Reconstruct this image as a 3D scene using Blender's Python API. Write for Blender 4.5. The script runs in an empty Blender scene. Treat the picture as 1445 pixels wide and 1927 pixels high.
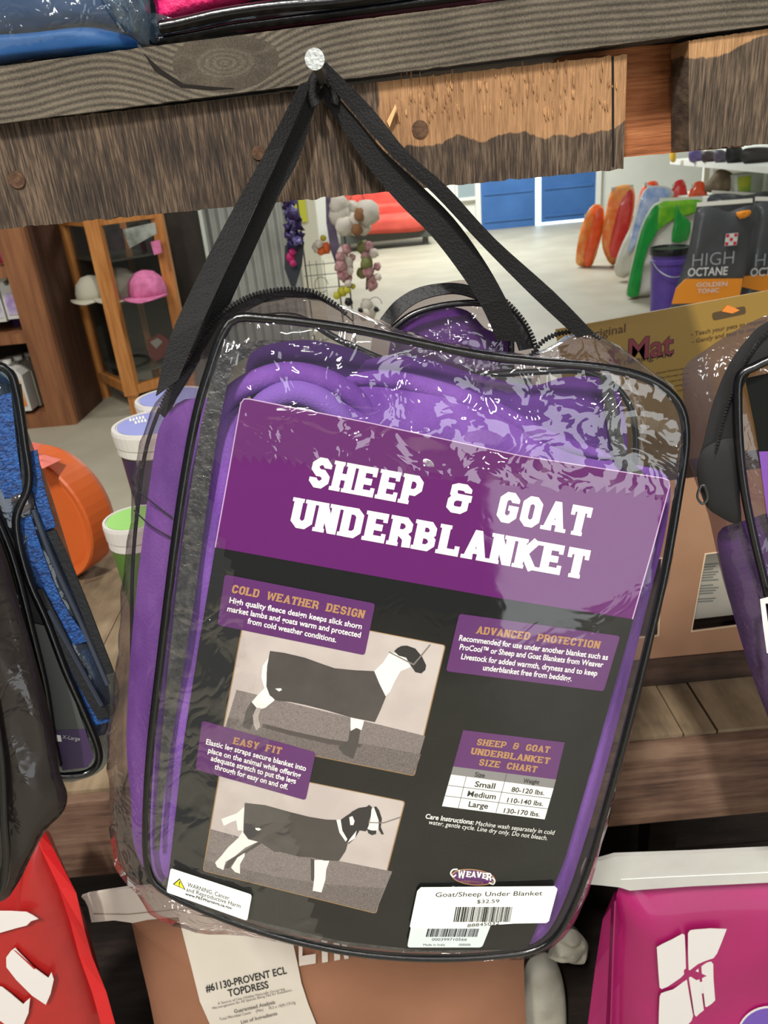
import bpy, math, random
from mathutils import Vector, noise, Matrix
random.seed(7)
S = bpy.context.scene
COL = S.collection

# ------------------------------------------------------------------ camera
FPX, CX, CY = 1446.0, 722.5, 963.5
PITCH, ROLL = math.radians(25.4), math.radians(5.4)
CAM = Vector((0, 0, 1.45))
F_ = Vector((0, math.cos(PITCH), -math.sin(PITCH)))
U0 = Vector((0, math.sin(PITCH), math.cos(PITCH)))
R0 = Vector((1, 0, 0))
R_ = R0 * math.cos(ROLL) - U0 * math.sin(ROLL)
U_ = R0 * math.sin(ROLL) + U0 * math.cos(ROLL)
cd = bpy.data.cameras.new('camera'); cam = bpy.data.objects.new('camera', cd); COL.objects.link(cam)
cam.matrix_world = Matrix(((R_.x, U_.x, -F_.x, CAM.x), (R_.y, U_.y, -F_.y, CAM.y), (R_.z, U_.z, -F_.z, CAM.z), (0, 0, 0, 1)))
cd.sensor_fit = 'VERTICAL'; cd.sensor_height = 36; cd.sensor_width = 27
cd.lens = 36 * FPX / 1927; cd.clip_start = 0.02; cd.clip_end = 60
cd.dof.use_dof = True; cd.dof.focus_distance = 0.53; cd.dof.aperture_fstop = 20
S.camera = cam

# ------------------------------------------------------------------ world, lamps, exposure
W = bpy.data.worlds.new('hall_air'); S.world = W; W.use_nodes = True
W.node_tree.nodes['Background'].inputs[0].default_value = (0.86, 0.9, 1.0, 1)
W.node_tree.nodes['Background'].inputs[1].default_value = 0.13
def lamp(name, loc, sx, sy, power, color=(1, .96, .9), tgt=None):
    l = bpy.data.lights.new(name, 'AREA'); l.shape = 'RECTANGLE'; l.size = sx; l.size_y = sy
    l.energy = power; l.color = color
    o = bpy.data.objects.new(name, l); COL.objects.link(o); o.location = loc
    if tgt is not None:
        d = Vector(tgt) - Vector(loc); o.rotation_euler = d.to_track_quat('-Z', 'Y').to_euler()
    return o
lamp('ceiling_strip_light', (-0.45, -1.1, 3.5), 0.09, 0.45, 125)
lamp('ceiling_strip_light', (1.3, -1.9, 3.4), 0.09, 1.2, 34)
lamp('ceiling_strip_light', (-1.7, -1.6, 3.4), 0.09, 1.2, 34)
lamp('ceiling_strip_light', (0.2, -3.6, 3.5), 1.2, 0.09, 60)
lamp('front_haze_fill', (1.95, -4.0, 1.25), 2.2, 2.4, 48, (.93, .97, 1), (1.9, 0, 1.25))  # unseen fill added behind the camera to light the card and haze the film
lamp('ceiling_strip_light', (-2.2, 3.0, 3.6), 1.2, .5, 72)
lamp('ceiling_strip_light', (1.6, 4.6, 3.6), 1.2, .5, 66, (1, 1, .97))
lamp('ceiling_strip_light', (1.4, 11.0, 3.8), 2.2, 1.6, 370, (.97, 1, .98))
S.view_settings.view_transform = 'Standard'; S.view_settings.look = 'None'
S.view_settings.gamma = 1; S.view_settings.use_curve_mapping = False
S.view_settings.exposure = 0.03

# ------------------------------------------------------------------ projection helpers (pixel of the 1445x1927 photo -> point on a real plane)
def ray(x, y): return F_ + R_ * ((x - CX) / FPX) - U_ * ((y - CY) / FPX)
def hy(x, y, Y):
    d = ray(x, y); return CAM + d * (Y / d.y)
def hz(x, y, Z):
    d = ray(x, y); return CAM + d * ((Z - CAM.z) / d.z)
def hx(x, y, X):
    d = ray(x, y); return CAM + d * (X / d.x)
class Plane:
    def __init__(s, p, n): s.p = Vector(p); s.n = Vector(n).normalized()
    def __call__(s, x, y, lift=0.0):
        d = ray(x, y); q = s.p + s.n * lift
        return CAM + d * ((q - CAM).dot(s.n) / d.dot(s.n))
def YP(Y): return Plane((0, Y, 0), (0, -1, 0))

# ------------------------------------------------------------------ materials
MATS = {}
def lin(c):
    r = []
    for v in c[:3]:
        v = v / 255.0
        r.append(v / 12.92 if v <= .04045 else ((v + .055) / 1.055) ** 2.4)
    return (*r, 1)
def mat(name, col, rough=.6, metal=0, var=None, vscale=20, bump=0, bscale=200, stretch=(1, 1, 1), spec=.5, sheen=0, coat=0, emit=0, detail=4, trans=0):
    if name in MATS: return MATS[name]
    m = bpy.data.materials.new(name); m.use_nodes = True; nt = m.node_tree; N = nt.nodes; L = nt.links
    b = N['Principled BSDF']; b.inputs['Base Color'].default_value = lin(col)
    b.inputs['Roughness'].default_value = rough; b.inputs['Metallic'].default_value = metal
    b.inputs['Specular IOR Level'].default_value = spec
    if sheen: b.inputs['Sheen Weight'].default_value = sheen; b.inputs['Sheen Roughness'].default_value = .4; b.inputs['Sheen Tint'].default_value = lin(col)
    if coat: b.inputs['Coat Weight'].default_value = coat; b.inputs['Coat Roughness'].default_value = .08
    if emit: b.inputs['Emission Color'].default_value = lin(col); b.inputs['Emission Strength'].default_value = emit
    if trans: b.inputs['Transmission Weight'].default_value = trans
    tc = N.new('ShaderNodeTexCoord'); mp = N.new('ShaderNodeMapping'); mp.inputs['Scale'].default_value = stretch
    L.new(tc.outputs['Object'], mp.inputs[0])
    if var:
        n = N.new('ShaderNodeTexNoise'); n.inputs['Scale'].default_value = vscale; n.inputs['Detail'].default_value = detail
        L.new(mp.outputs[0], n.inputs[0])
        r = N.new('ShaderNodeValToRGB'); r.color_ramp.elements[0].position = .35; r.color_ramp.elements[1].position = .68
        r.color_ramp.elements[0].color = lin(col); r.color_ramp.elements[1].color = lin(var)
        L.new(n.outputs[0], r.inputs[0]); L.new(r.outputs[0], b.inputs['Base Color'])
    if bump:
        n2 = N.new('ShaderNodeTexNoise'); n2.inputs['Scale'].default_value = bscale; n2.inputs['Detail'].default_value = 3
        L.new(mp.outputs[0], n2.inputs[0])
        bp = N.new('ShaderNodeBump'); bp.inputs['Strength'].default_value = bump; bp.inputs['Distance'].default_value = .002
        L.new(n2.outputs[0], bp.inputs['Height']); L.new(bp.outputs[0], b.inputs['Normal'])
    MATS[name] = m; return m

def film_mat(name, haze=.03, tint=(255, 255, 255), crease=.5, scale=70, rough=.07, thru=.96, refl=1.0, big=.4):
    """thin clear vinyl: see-through, fresnel gloss, crinkled by bump"""
    if name in MATS: return MATS[name]
    m = bpy.data.materials.new(name); m.use_nodes = True; nt = m.node_tree; N = nt.nodes; L = nt.links
    for n in list(N): N.remove(n)
    out = N.new('ShaderNodeOutputMaterial'); tr = N.new('ShaderNodeBsdfTransparent'); gl = N.new('ShaderNodeBsdfGlossy'); df = N.new('ShaderNodeBsdfDiffuse')
    t = lin(tint); tr.inputs[0].default_value = (t[0] * thru, t[1] * thru, t[2] * thru, 1)
    df.inputs[0].default_value = t; gl.inputs['Roughness'].default_value = rough
    tc = N.new('ShaderNodeTexCoord')
    n1 = N.new('ShaderNodeTexNoise'); n1.inputs['Scale'].default_value = scale; n1.inputs['Detail'].default_value = 2; n1.inputs['Distortion'].default_value = 1.2
    L.new(tc.outputs['Object'], n1.inputs[0])
    # ridged noise -> sharp creases
    s1 = N.new('ShaderNodeMath'); s1.operation = 'SUBTRACT'; s1.inputs[1].default_value = .5; L.new(n1.outputs[0], s1.inputs[0])
    a1 = N.new('ShaderNodeMath'); a1.operation = 'ABSOLUTE'; L.new(s1.outputs[0], a1.inputs[0])
    n2 = N.new('ShaderNodeTexNoise'); n2.inputs['Scale'].default_value = scale * .22; n2.inputs['Detail'].default_value = 1
    L.new(tc.outputs['Object'], n2.inputs[0])
    b1 = N.new('ShaderNodeBump'); b1.inputs['Strength'].default_value = crease; b1.inputs['Distance'].default_value = .004; L.new(a1.outputs[0], b1.inputs['Height'])
    b2 = N.new('ShaderNodeBump'); b2.inputs['Strength'].default_value = big; b2.inputs['Distance'].default_value = .01; L.new(n2.outputs[0], b2.inputs['Height']); L.new(b1.outputs[0], b2.inputs['Normal'])
    # two-sided fresnel of a thin sheet: 8 % head-on, rising towards grazing
    fr = N.new('ShaderNodeLayerWeight'); fr.inputs['Blend'].default_value = .5
    pw = N.new('ShaderNodeMath'); pw.operation = 'POWER'; pw.inputs[1].default_value = 4; L.new(fr.outputs['Facing'], pw.inputs[0])
    mu = N.new('ShaderNodeMath'); mu.operation = 'MULTIPLY_ADD'; mu.inputs[1].default_value = .55 * refl; mu.inputs[2].default_value = .075 * refl; mu.use_clamp = True
    L.new(pw.outputs[0], mu.inputs[0])
    for n in (gl, fr): L.new(b2.outputs[0], n.inputs['Normal'])
    mx = N.new('ShaderNodeMixShader'); mx.inputs[0].default_value = haze; L.new(tr.outputs[0], mx.inputs[1]); L.new(df.outputs[0], mx.inputs[2])
    m2 = N.new('ShaderNodeMixShader'); L.new(mu.outputs[0], m2.inputs[0]); L.new(mx.outputs[0], m2.inputs[1]); L.new(gl.outputs[0], m2.inputs[2])
    L.new(m2.outputs[0], out.inputs[0]); MATS[name] = m; return m

# ------------------------------------------------------------------ object helpers
def thing(name, label, cat, loc, group=None):
    o = bpy.data.objects.new(name, None); COL.objects.link(o); o.location = loc; o.empty_display_size = .05
    o['label'] = label; o['category'] = cat
    if group: o['group'] = group
    return o
def origin(o):
    p = Vector((0, 0, 0))
    while o is not None: p += o.location; o = o.parent
    return p
def obj(name, geo, m, parent=None, smooth=False, label=None, cat=None, kind=None, group=None):
    vs, fs = geo; off = origin(parent)
    me = bpy.data.meshes.new(name); me.from_pydata([tuple(Vector(v) - off) for v in vs], [], fs); me.update()
    if smooth: me.polygons.foreach_set('use_smooth', [True] * len(me.polygons))
    me.materials.append(m)
    o = bpy.data.objects.new(name, me); COL.objects.link(o); o.parent = parent
    if label: o['label'] = label
    if cat: o['category'] = cat
    if kind: o['kind'] = kind
    if group: o['group'] = group
    return o
def join(*gs):
    V, Fc = [], []
    for v, f in gs:
        k = len(V); V += list(v); Fc += [tuple(i + k for i in q) for q in f]
    return V, Fc
def box(x0, x1, y0, y1, z0, z1):
    v = [(x, y, z) for x in (x0, x1) for y in (y0, y1) for z in (z0, z1)]
    return v, [(0, 1, 3, 2), (4, 6, 7, 5), (0, 4, 5, 1), (2, 3, 7, 6), (0, 2, 6, 4), (1, 5, 7, 3)]
def prism(pts, d):
    """polygon of 3D points extruded by vector d"""
    n = len(pts); d = Vector(d); v = [Vector(p) for p in pts] + [Vector(p) + d for p in pts]
    return v, [tuple(range(n)), tuple(range(2 * n - 1, n - 1, -1))] + [(i, (i + 1) % n + 0, (i + 1) % n + n, i + n) for i in range(n)]
def spline(pts, k=6, closed=False):
    P = [Vector(p) if len(p) == 3 else Vector((p[0], p[1])) for p in pts]; n = len(P); out = []
    rng = range(n) if closed else range(n - 1)
    for i in rng:
        if closed: a, b, c, d = P[i - 1], P[i], P[(i + 1) % n], P[(i + 2) % n]
        else: a, b, c, d = P[max(i - 1, 0)], P[i], P[i + 1], P[min(i + 2, n - 1)]
        for j in range(k):
            t = j / k
            out.append(.5 * ((2 * b) + (c - a) * t + (2 * a - 5 * b + 4 * c - d) * t * t + (3 * b - a - 3 * c + d) * t ** 3))
    if not closed: out.append(P[-1])
    return out
def tube(pts, r, sides=8, closed=False, rfun=None):
    P = [Vector(p) for p in pts]; n = len(P); V = []; Fc = []; up = Vector((.13, -.9, .4)).normalized()
    for i in range(n):
        a = P[i - 1] if (i or closed) else P[i]; b = P[(i + 1) % n] if (i < n - 1 or closed) else P[i]
        t = (b - a)
        t = t.normalized() if t.length > 1e-9 else Vector((0, 0, 1))
        u = t.cross(up)
        if u.length < 1e-3: u = t.cross(Vector((1, 0, 0)))
        u.normalize(); w = u.cross(t); rr = r if rfun is None else r * rfun(i / max(1, n - 1))
        for k in range(sides):
            g = 2 * math.pi * k / sides; V.append(P[i] + (u * math.cos(g) + w * math.sin(g)) * rr)
    for i in range(n if closed else n - 1):
        j = (i + 1) % n
        for k in range(sides): k2 = (k + 1) % sides; Fc.append((i * sides + k, i * sides + k2, j * sides + k2, j * sides + k))
    if not closed: Fc.append(tuple(range(sides))); Fc.append(tuple(range((n - 1) * sides, n * sides))[::-1])
    return V, Fc
def strip(A, B, th, n=None):
    """band between two 3D polylines, thickness th"""
    A = [Vector(a) for a in A]; B = [Vector(b) for b in B]; m = len(A); V = []; Fc = []
    for i in range(m):
        t = (A[min(i + 1, m - 1)] - A[max(i - 1, 0)]).normalized(); w = (B[i] - A[i]).normalized(); q = t.cross(w).normalized()
        if q.dot(CAM - A[i]) < 0: q = -q
        V += [A[i], B[i], B[i] - q * th, A[i] - q * th]
    for i in range(m - 1):
        for k in range(4): k2 = (k + 1) % 4; Fc.append((4 * i + k, 4 * i + k2, 4 * i + 4 + k2, 4 * i + 4 + k))
    Fc += [(3, 2, 1, 0), (4 * m - 4, 4 * m - 3, 4 * m - 2, 4 * m - 1)]
    return V, Fc
def resample(P, m, closed=True):
    P = [Vector(p) for p in P]
    if closed: P = P + [P[0]]
    L = [0]
    for a, b in zip(P, P[1:]): L.append(L[-1] + (b - a).length)
    out = []; k = 0
    cnt = m if closed else m - 1
    for i in range(m):
        s = L[-1] * i / cnt
        while k < len(L) - 2 and L[k + 1] < s: k += 1
        t = (s - L[k]) / max(1e-9, L[k + 1] - L[k]); out.append(P[k].lerp(P[k + 1], min(1, t)))
    return out
def pillow(out3, n, tf, tb, rings=14, m=120, pw=2.4, nz=0, nsc=20, nstretch=(1, 1, 1), seed=0, c=None, flat=False, back=True, ridge=False):
    """stuffed shape grown inside a closed outline; tf / tb depth in front / behind along n"""
    P = resample(out3, m); n = Vector(n).normalized(); c = Vector(c) if c is not None else sum(P, Vector()) / len(P)
    V = []; Fc = []
    def side(th, sgn):
        base = len(V)
        for k in range(rings):
            s = 1 - k / rings
            for p in P:
                q = c + (p - c) * s; h = th * (1 - s ** pw) ** .6
                if nz:
                    sp = Vector((q.x * nstretch[0], q.y * nstretch[1], q.z * nstretch[2])) * nsc + Vector((seed * 7.3, 0, seed))
                    v = noise.noise(sp)
                    if ridge: v = .5 - abs(v) * 2
                    h += nz * v * min(1, k / 2.5)
                V.append(q + n * h * sgn)
        V.append(c + n * th * sgn); e = len(V) - 1
        for k in range(rings - 1):
            for i in range(m):
                j = (i + 1) % m; f = (base + k * m + i, base + k * m + j, base + (k + 1) * m + j, base + (k + 1) * m + i)
                Fc.append(f if sgn > 0 else f[::-1])
        for i in range(m):
            j = (i + 1) % m; f = (base + (rings - 1) * m + i, base + (rings - 1) * m + j, e); Fc.append(f if sgn > 0 else f[::-1])
    side(tf, 1)
    if back: side(tb, -1)
    return V, Fc
def lathe(cx, cy, z0, prof, seg=28, tilt=None):
    V = []; Fc = []
    for r, z in prof:
        for k in range(seg): a = 2 * math.pi * k / seg; V.append((cx + r * math.cos(a), cy + r * math.sin(a), z0 + z))
    for i in range(len(prof) - 1):
        for k in range(seg): j = (k + 1) % seg; Fc.append((i * seg + k, i * seg + j, (i + 1) * seg + j, (i + 1) * seg + k))
    Fc.append(tuple(range(seg))[::-1]); Fc.append(tuple(range((len(prof) - 1) * seg, len(prof) * seg)))
    return V, Fc
# ---- prints: flat inks lying a hair above a surface
def ink(surf, pts, lift=.0004, th=.00015):
    return prism([surf(x, y, lift) for x, y in pts], -surf.n * th)
def rquad(q, r=6, k=4):
    out = []; n = len(q)
    for i in range(n):
        p = Vector(q[i]); a = Vector(q[i - 1]); b = Vector(q[(i + 1) % n]); s = p + (a - p).normalized() * r; e = p + (b - p).normalized() * r
        for j in range(k + 1):
            t = j / k; v = s * (1 - t) ** 2 + p * 2 * t * (1 - t) + e * t * t; out.append((v.x, v.y))
    return out
_txt = {}
def text_mesh(s, bold=0.0):
    key = (s, bold)
    if key in _txt: return _txt[key]
    cu = bpy.data.curves.new('lettering', 'FONT'); cu.body = s; cu.size = 1; cu.offset = bold; cu.resolution_u = 3
    o = bpy.data.objects.new('lettering', cu); COL.objects.link(o)
    me = bpy.data.meshes.new_from_object(o.evaluated_get(bpy.context.evaluated_depsgraph_get()))
    v = [(p.co.x, p.co.y) for p in me.vertices]; f = [tuple(p.vertices) for p in me.polygons]
    bpy.data.objects.remove(o); bpy.data.curves.remove(cu); bpy.data.meshes.remove(me)
    _txt[key] = (v, f); return _txt[key]
CAPH = None
def words(surf, s, p0, p1, up, lift=.0005, bold=.0):
    global CAPH
    if CAPH is None: CAPH = max(v[1] for v in text_mesh('H')[0])
    v, f = text_mesh(s, bold)
    if not v: return [], []
    x0 = min(a[0] for a in v); x1 = max(a[0] for a in v)
    V = []
    for a, b in v:
        t = (a - x0) / (x1 - x0); h = b / CAPH
        V.append(surf(p0[0] + (p1[0] - p0[0]) * t + up[0] * h, p0[1] + (p1[1] - p0[1]) * t + up[1] * h, lift))
    return V, f
# ---- slab-serif display capitals drawn stroke by stroke
def stroke(pts, t, closed=False):
    P = [Vector(p) for p in pts]; n = len(P); A = []; B = []
    for i in range(n):
        a = P[i - 1] if (closed or i > 0) else None; b = P[(i + 1) % n] if (closed or i < n - 1) else None
        d1 = (P[i] - a).normalized() if a is not None else None; d2 = (b - P[i]).normalized() if b is not None else None
        if d1 is None: d1 = d2
        if d2 is None: d2 = d1
        n1 = Vector((-d1.y, d1.x)); n2 = Vector((-d2.y, d2.x)); mm = (n1 + n2); mm.normalize(); k = t / 2 / max(.35, mm.dot(n1))
        A.append(P[i] + mm * k); B.append(P[i] - mm * k)
    V = A + B; Fc = []
    for i in range(n if closed else n - 1): j = (i + 1) % n; Fc.append((i, j, n + j, n + i))
    return [(v.x, v.y) for v in V], Fc
def r2(x0, y0, x1, y1): return [(x0, y0), (x1, y0), (x1, y1), (x0, y1)], [(0, 1, 2, 3)]
def slab(ch, t=.25, w=.68):
    a = t / 2; c = .13; sf = .06; sh = .13; g = []
    def V(x, lo=0, hi=1, s0=1, s1=1):
        g.append(r2(x - a, lo, x + a, hi))
        if s0: g.append(r2(x - a - sf, lo, x + a + sf * .6, lo + sh))
        if s1: g.append(r2(x - a - sf, hi - sh, x + a + sf * .6, hi))
    tk = t * .82; k = tk / 2; R = w - a
    if ch == 'H': V(a); V(R); g.append(r2(a, .5 - k, R, .5 + k))
    elif ch == 'E': V(a); [g.append(r2(0, y0, x1, y0 + tk)) for y0, x1 in ((0, w - .04), (1 - tk, w - .06), (.5 - k, w - .16))]; g.append(r2(w - .16, 0, w - .02, tk + .09)); g.append(r2(w - .18, 1 - tk - .09, w - .04, 1))
    elif ch == 'F': V(a); [g.append(r2(0, y0, x1, y0 + tk)) for y0, x1 in ((1 - tk, w - .04), (.5 - k, w - .16))]; g.append(r2(w - .16, 1 - tk - .09, w - .02, 1))
    elif ch == 'L': V(a); g.append(r2(0, 0, w - .04, tk)); g.append(r2(w - .17, 0, w - .02, tk + .12))
    elif ch == 'I': w = t + .12; V(w / 2)
    elif ch == 'T': V(w / 2, s1=0); g.append(r2(0, 1 - tk, w, 1)); g.append(r2(0, 1 - tk - .12, .14, 1)); g.append(r2(w - .14, 1 - tk - .12, w, 1))
    elif ch == 'P': V(a); g.append(stroke([(a, 1 - k), (R - c, 1 - k), (R, 1 - k - c), (R, .42 + c), (R - c, .42), (a, .42)], tk))
    elif ch == 'R': V(a); g.append(stroke([(a, 1 - k), (R - c, 1 - k), (R, 1 - k - c), (R, .47 + c), (R - c, .47), (a, .47)], tk)); g.append(stroke([(R - c - .08, .47), (R, .3), (R + .02, 0)], t))
    elif ch == 'B': V(a); g.append(stroke([(a, 1 - k), (R - c, 1 - k), (R - .02, 1 - k - c), (R - .02, .53 + c * .6), (R - c, .52), (a, .52)], tk)); g.append(stroke([(a, .52), (R - c, .52), (R, .52 - c), (R, k + c), (R - c, k), (a, k)], tk))
    elif ch == 'D': V(a); g.append(stroke([(a, 1 - k), (R - c, 1 - k), (R, 1 - k - c), (R, k + c), (R - c, k), (a, k)], tk * 1.05))
    elif ch == 'U': V(a, .2, 1, 0, 1); V(R, .2, 1, 0, 1); g.append(stroke([(a, .4), (a, a + c), (a + c, a), (R - c, a), (R, a + c), (R, .4)], t))
    elif ch in 'OG C': 
        if ch == 'O': g.append(stroke([(a + c, k), (R - c, k), (R, k + c), (R, 1 - k - c), (R - c, 1 - k), (a + c, 1 - k), (a, 1 - k - c), (a, k + c)], t * .95, True))
        elif ch == 'C' or ch == 'G':
            end = [(R, k + c), (R, .36)] if ch == 'C' else [(R, k + c), (R, .52)]
            g.append(stroke([(R, .68), (R, 1 - k - c), (R - c, 1 - k), (a + c, 1 - k), (a, 1 - k - c), (a, k + c), (a + c, k), (R - c, k)] + end, t * .95))
            if ch == 'G': g.append(r2(w * .5, .40, w, .40 + tk * .8))
    elif ch == 'S': g.append(stroke([(R, .68), (R, 1 - k - c), (R - c, 1 - k), (a + c, 1 - k), (a, 1 - k - c), (a, .5 + c), (a + c, .5), (R - c, .5), (R, .5 - c), (R, k + c), (R - c, k), (a + c, k), (a, k + c), (a, .32)], t * .92))
    elif ch == 'N': V(a, s0=1); V(R, s0=0, s1=1); g.append(([(0, 1), (t, 1), (w, 0), (w - t, 0)], [(0, 1, 2, 3)]))
    elif ch == 'A': w = .76; g.append(([(.02, 0), (.02 + t, 0), (w / 2 + t * .42, 1), (w / 2 - t * .42, 1)], [(0, 1, 2, 3)])); g.append(([(w - t, 0), (w, 0), (w / 2 + t * .42, 1), (w / 2 - t * .42, 1)], [(0, 1, 2, 3)])); g.append(r2(.2, .2, w - .2, .2 + tk * .8)); g.append(r2(-.04, 0, t + .06, sh)); g.append(r2(w - t - .04, 0, w + .05, sh))
    elif ch == 'K': V(a); g.append(stroke([(a + .04, .42), (R + .03, 1)], t * .95)); g.append(stroke([(a + .1, .55), (R + .05, 0)], t * .95)); g.append(r2(w - .2, 0, w + .1, sh)); g.append(r2(w - .2, 1 - sh, w + .08, 1)); w += .03
    elif ch == 'W': w = .98; g += [stroke([(.1, 1), (.27, 0)], t * .85), stroke([(.27, 0), (.49, .9)], t * .6), stroke([(.49, .9), (.71, 0)], t * .6), stroke([(.71, 0), (.88, 1)], t * .85), r2(-.02, 1 - sh, .26, 1), r2(.72, 1 - sh, 1.0, 1)]
    elif ch == 'V': g += [stroke([(.1, 1), (w / 2, .04)], t), stroke([(w - .1, 1), (w / 2, .04)], t), r2(-.04, 1 - sh, .27, 1), r2(w - .27, 1 - sh, w + .04, 1)]
    elif ch == 'Y': g += [stroke([(.1, 1), (w / 2, .45)], t), stroke([(w - .1, 1), (w / 2, .45)], t)]; V(w / 2, 0, .5, 1, 0)
    elif ch == 'Z': g += [r2(0, 0, w, tk), r2(0, 1 - tk, w, 1), stroke([(a, tk * .5), (R, 1 - tk * .5)], t)]
    elif ch == '&': w = .82; g += [stroke([(.62, .72), (.62, .8), (.5, 1 - k), (.26, 1 - k), (.15, .84), (.15, .64), (.26, .54), (.78, .54)], t * .85), stroke([(.3, .54), (.2, .5), (.12, .4), (.12, .2), (.24, k), (.48, k), (.6, .2), (.6, .62)], t * .85)]
    elif ch == ' ': return ([], []), .42
    return join(*g), w
def display(surf, s, p0, p1, up, lift=.0005, t=.25, gap=.1):
    x = 0; G = []
    LV = []
    for ch in s:
        (v, f), w = slab(ch, t); par = {}
        for qi, q in enumerate(f):
            for i in q: par[i] = qi
        for i in range(len(v)): LV.append((par.get(i, 0) + (len(LV) % 2) * 0) * .000012)
        G.append(([(a + x, b) for a, b in v], f)); x += w + gap
    tot = x - gap; V, Fc = join(*G)
    out = []
    for i, (a, b) in enumerate(V):
        q = a / tot
        out.append(surf(p0[0] + (p1[0] - p0[0]) * q + up[0] * b, p0[1] + (p1[1] - p0[1]) * q + up[1] * b, lift + LV[i]))
    return out, Fc
def crop(ox, oy, s):
    return lambda pts: [(ox + x / s, oy + y / s) for x, y in pts]

# ------------------------------------------------------------------ wood of the display rack
def rail_mat(x0, z0):
    m = mat('weathered_edge_grain', (94, 84, 70), .85); nt = m.node_tree; N = nt.nodes; L = nt.links; b = N['Principled BSDF']
    tc = N.new('ShaderNodeTexCoord'); sp = N.new('ShaderNodeSeparateXYZ'); L.new(tc.outputs['Object'], sp.inputs[0])
    def M(op, a, b_=None, c=None):
        n = N.new('ShaderNodeMath'); n.operation = op
        for i, v in enumerate((a, b_, c)):
            if v is None: continue
            if isinstance(v, (int, float)): n.inputs[i].default_value = v
            else: L.new(v, n.inputs[i])
        return n.outputs[0]
    def gauss(x, s, amp):
        d = M('DIVIDE', M('SUBTRACT', sp.outputs[0], x), s); return M('MULTIPLY', M('EXPONENT', M('MULTIPLY', M('MULTIPLY', d, d), -1)), amp)
    nz = N.new('ShaderNodeTexNoise'); nz.inputs['Scale'].default_value = 14; nz.inputs['Detail'].default_value = 2; L.new(tc.outputs['Object'], nz.inputs[0])
    h = M('ADD', sp.outputs[2], gauss(x0, .045, .020)); h = M('SUBTRACT', h, gauss(x0 - .085, .04, .006)); h = M('SUBTRACT', h, gauss(x0 + .22, .09, .004))
    h = M('ADD', h, M('MULTIPLY', nz.outputs[0], .0035)); h = M('ADD', h, M('MULTIPLY', sp.outputs[0], -.02))
    kd = M('SQRT', M('ADD', M('POWER', M('MULTIPLY', M('SUBTRACT', sp.outputs[0], x0), .5), 2), M('POWER', M('SUBTRACT', sp.outputs[2], z0), 2)))
    kd = M('ADD', kd, M('MULTIPLY', nz.outputs[0], .016))
    km = M('MULTIPLY', M('SUBTRACT', .026, kd), 160); kmn = N.new('ShaderNodeClamp'); L.new(km, kmn.inputs[0]); km = kmn.outputs[0]
    h = M('ADD', M('MULTIPLY', h, M('SUBTRACT', 1, km)), M('MULTIPLY', M('MULTIPLY', kd, 1.9), km))
    sn = M('SINE', M('MULTIPLY', h, 1500)); s01 = M('MULTIPLY', M('ADD', sn, 1), .5); s01 = M('POWER', s01, .7); s01 = M('ADD', M('MULTIPLY', s01, M('SUBTRACT', 1, M('MULTIPLY', km, .6))), M('MULTIPLY', km, .22))
    fn = N.new('ShaderNodeTexNoise'); fn.inputs['Scale'].default_value = 900; fn.inputs['Detail'].default_value = 2; L.new(tc.outputs['Object'], fn.inputs[0])
    bn = N.new('ShaderNodeTexNoise'); bn.inputs['Scale'].default_value = 30; bn.inputs['Detail'].default_value = 4; L.new(tc.outputs['Object'], bn.inputs[0])
    k = M('ADD', M('MULTIPLY', s01, .30), M('MULTIPLY', fn.outputs[0], .44)); k = M('ADD', k, M('MULTIPLY', bn.outputs[0], .32))
    r = N.new('ShaderNodeValToRGB'); e = r.color_ramp.elements; e[0].position = .30; e[0].color = lin((44, 38, 31)); e[1].position = .88; e[1].color = lin((122, 112, 96))
    q = e.new(.55); q.color = lin((80, 72, 60)); L.new(k, r.inputs[0]); L.new(r.outputs[0], b.inputs['Base Color'])
    bp = N.new('ShaderNodeBump'); bp.inputs['Strength'].default_value = .5; bp.inputs['Distance'].default_value = .0012; L.new(k, bp.inputs['Height']); L.new(bp.outputs[0], b.inputs['Normal'])
    return m
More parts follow.
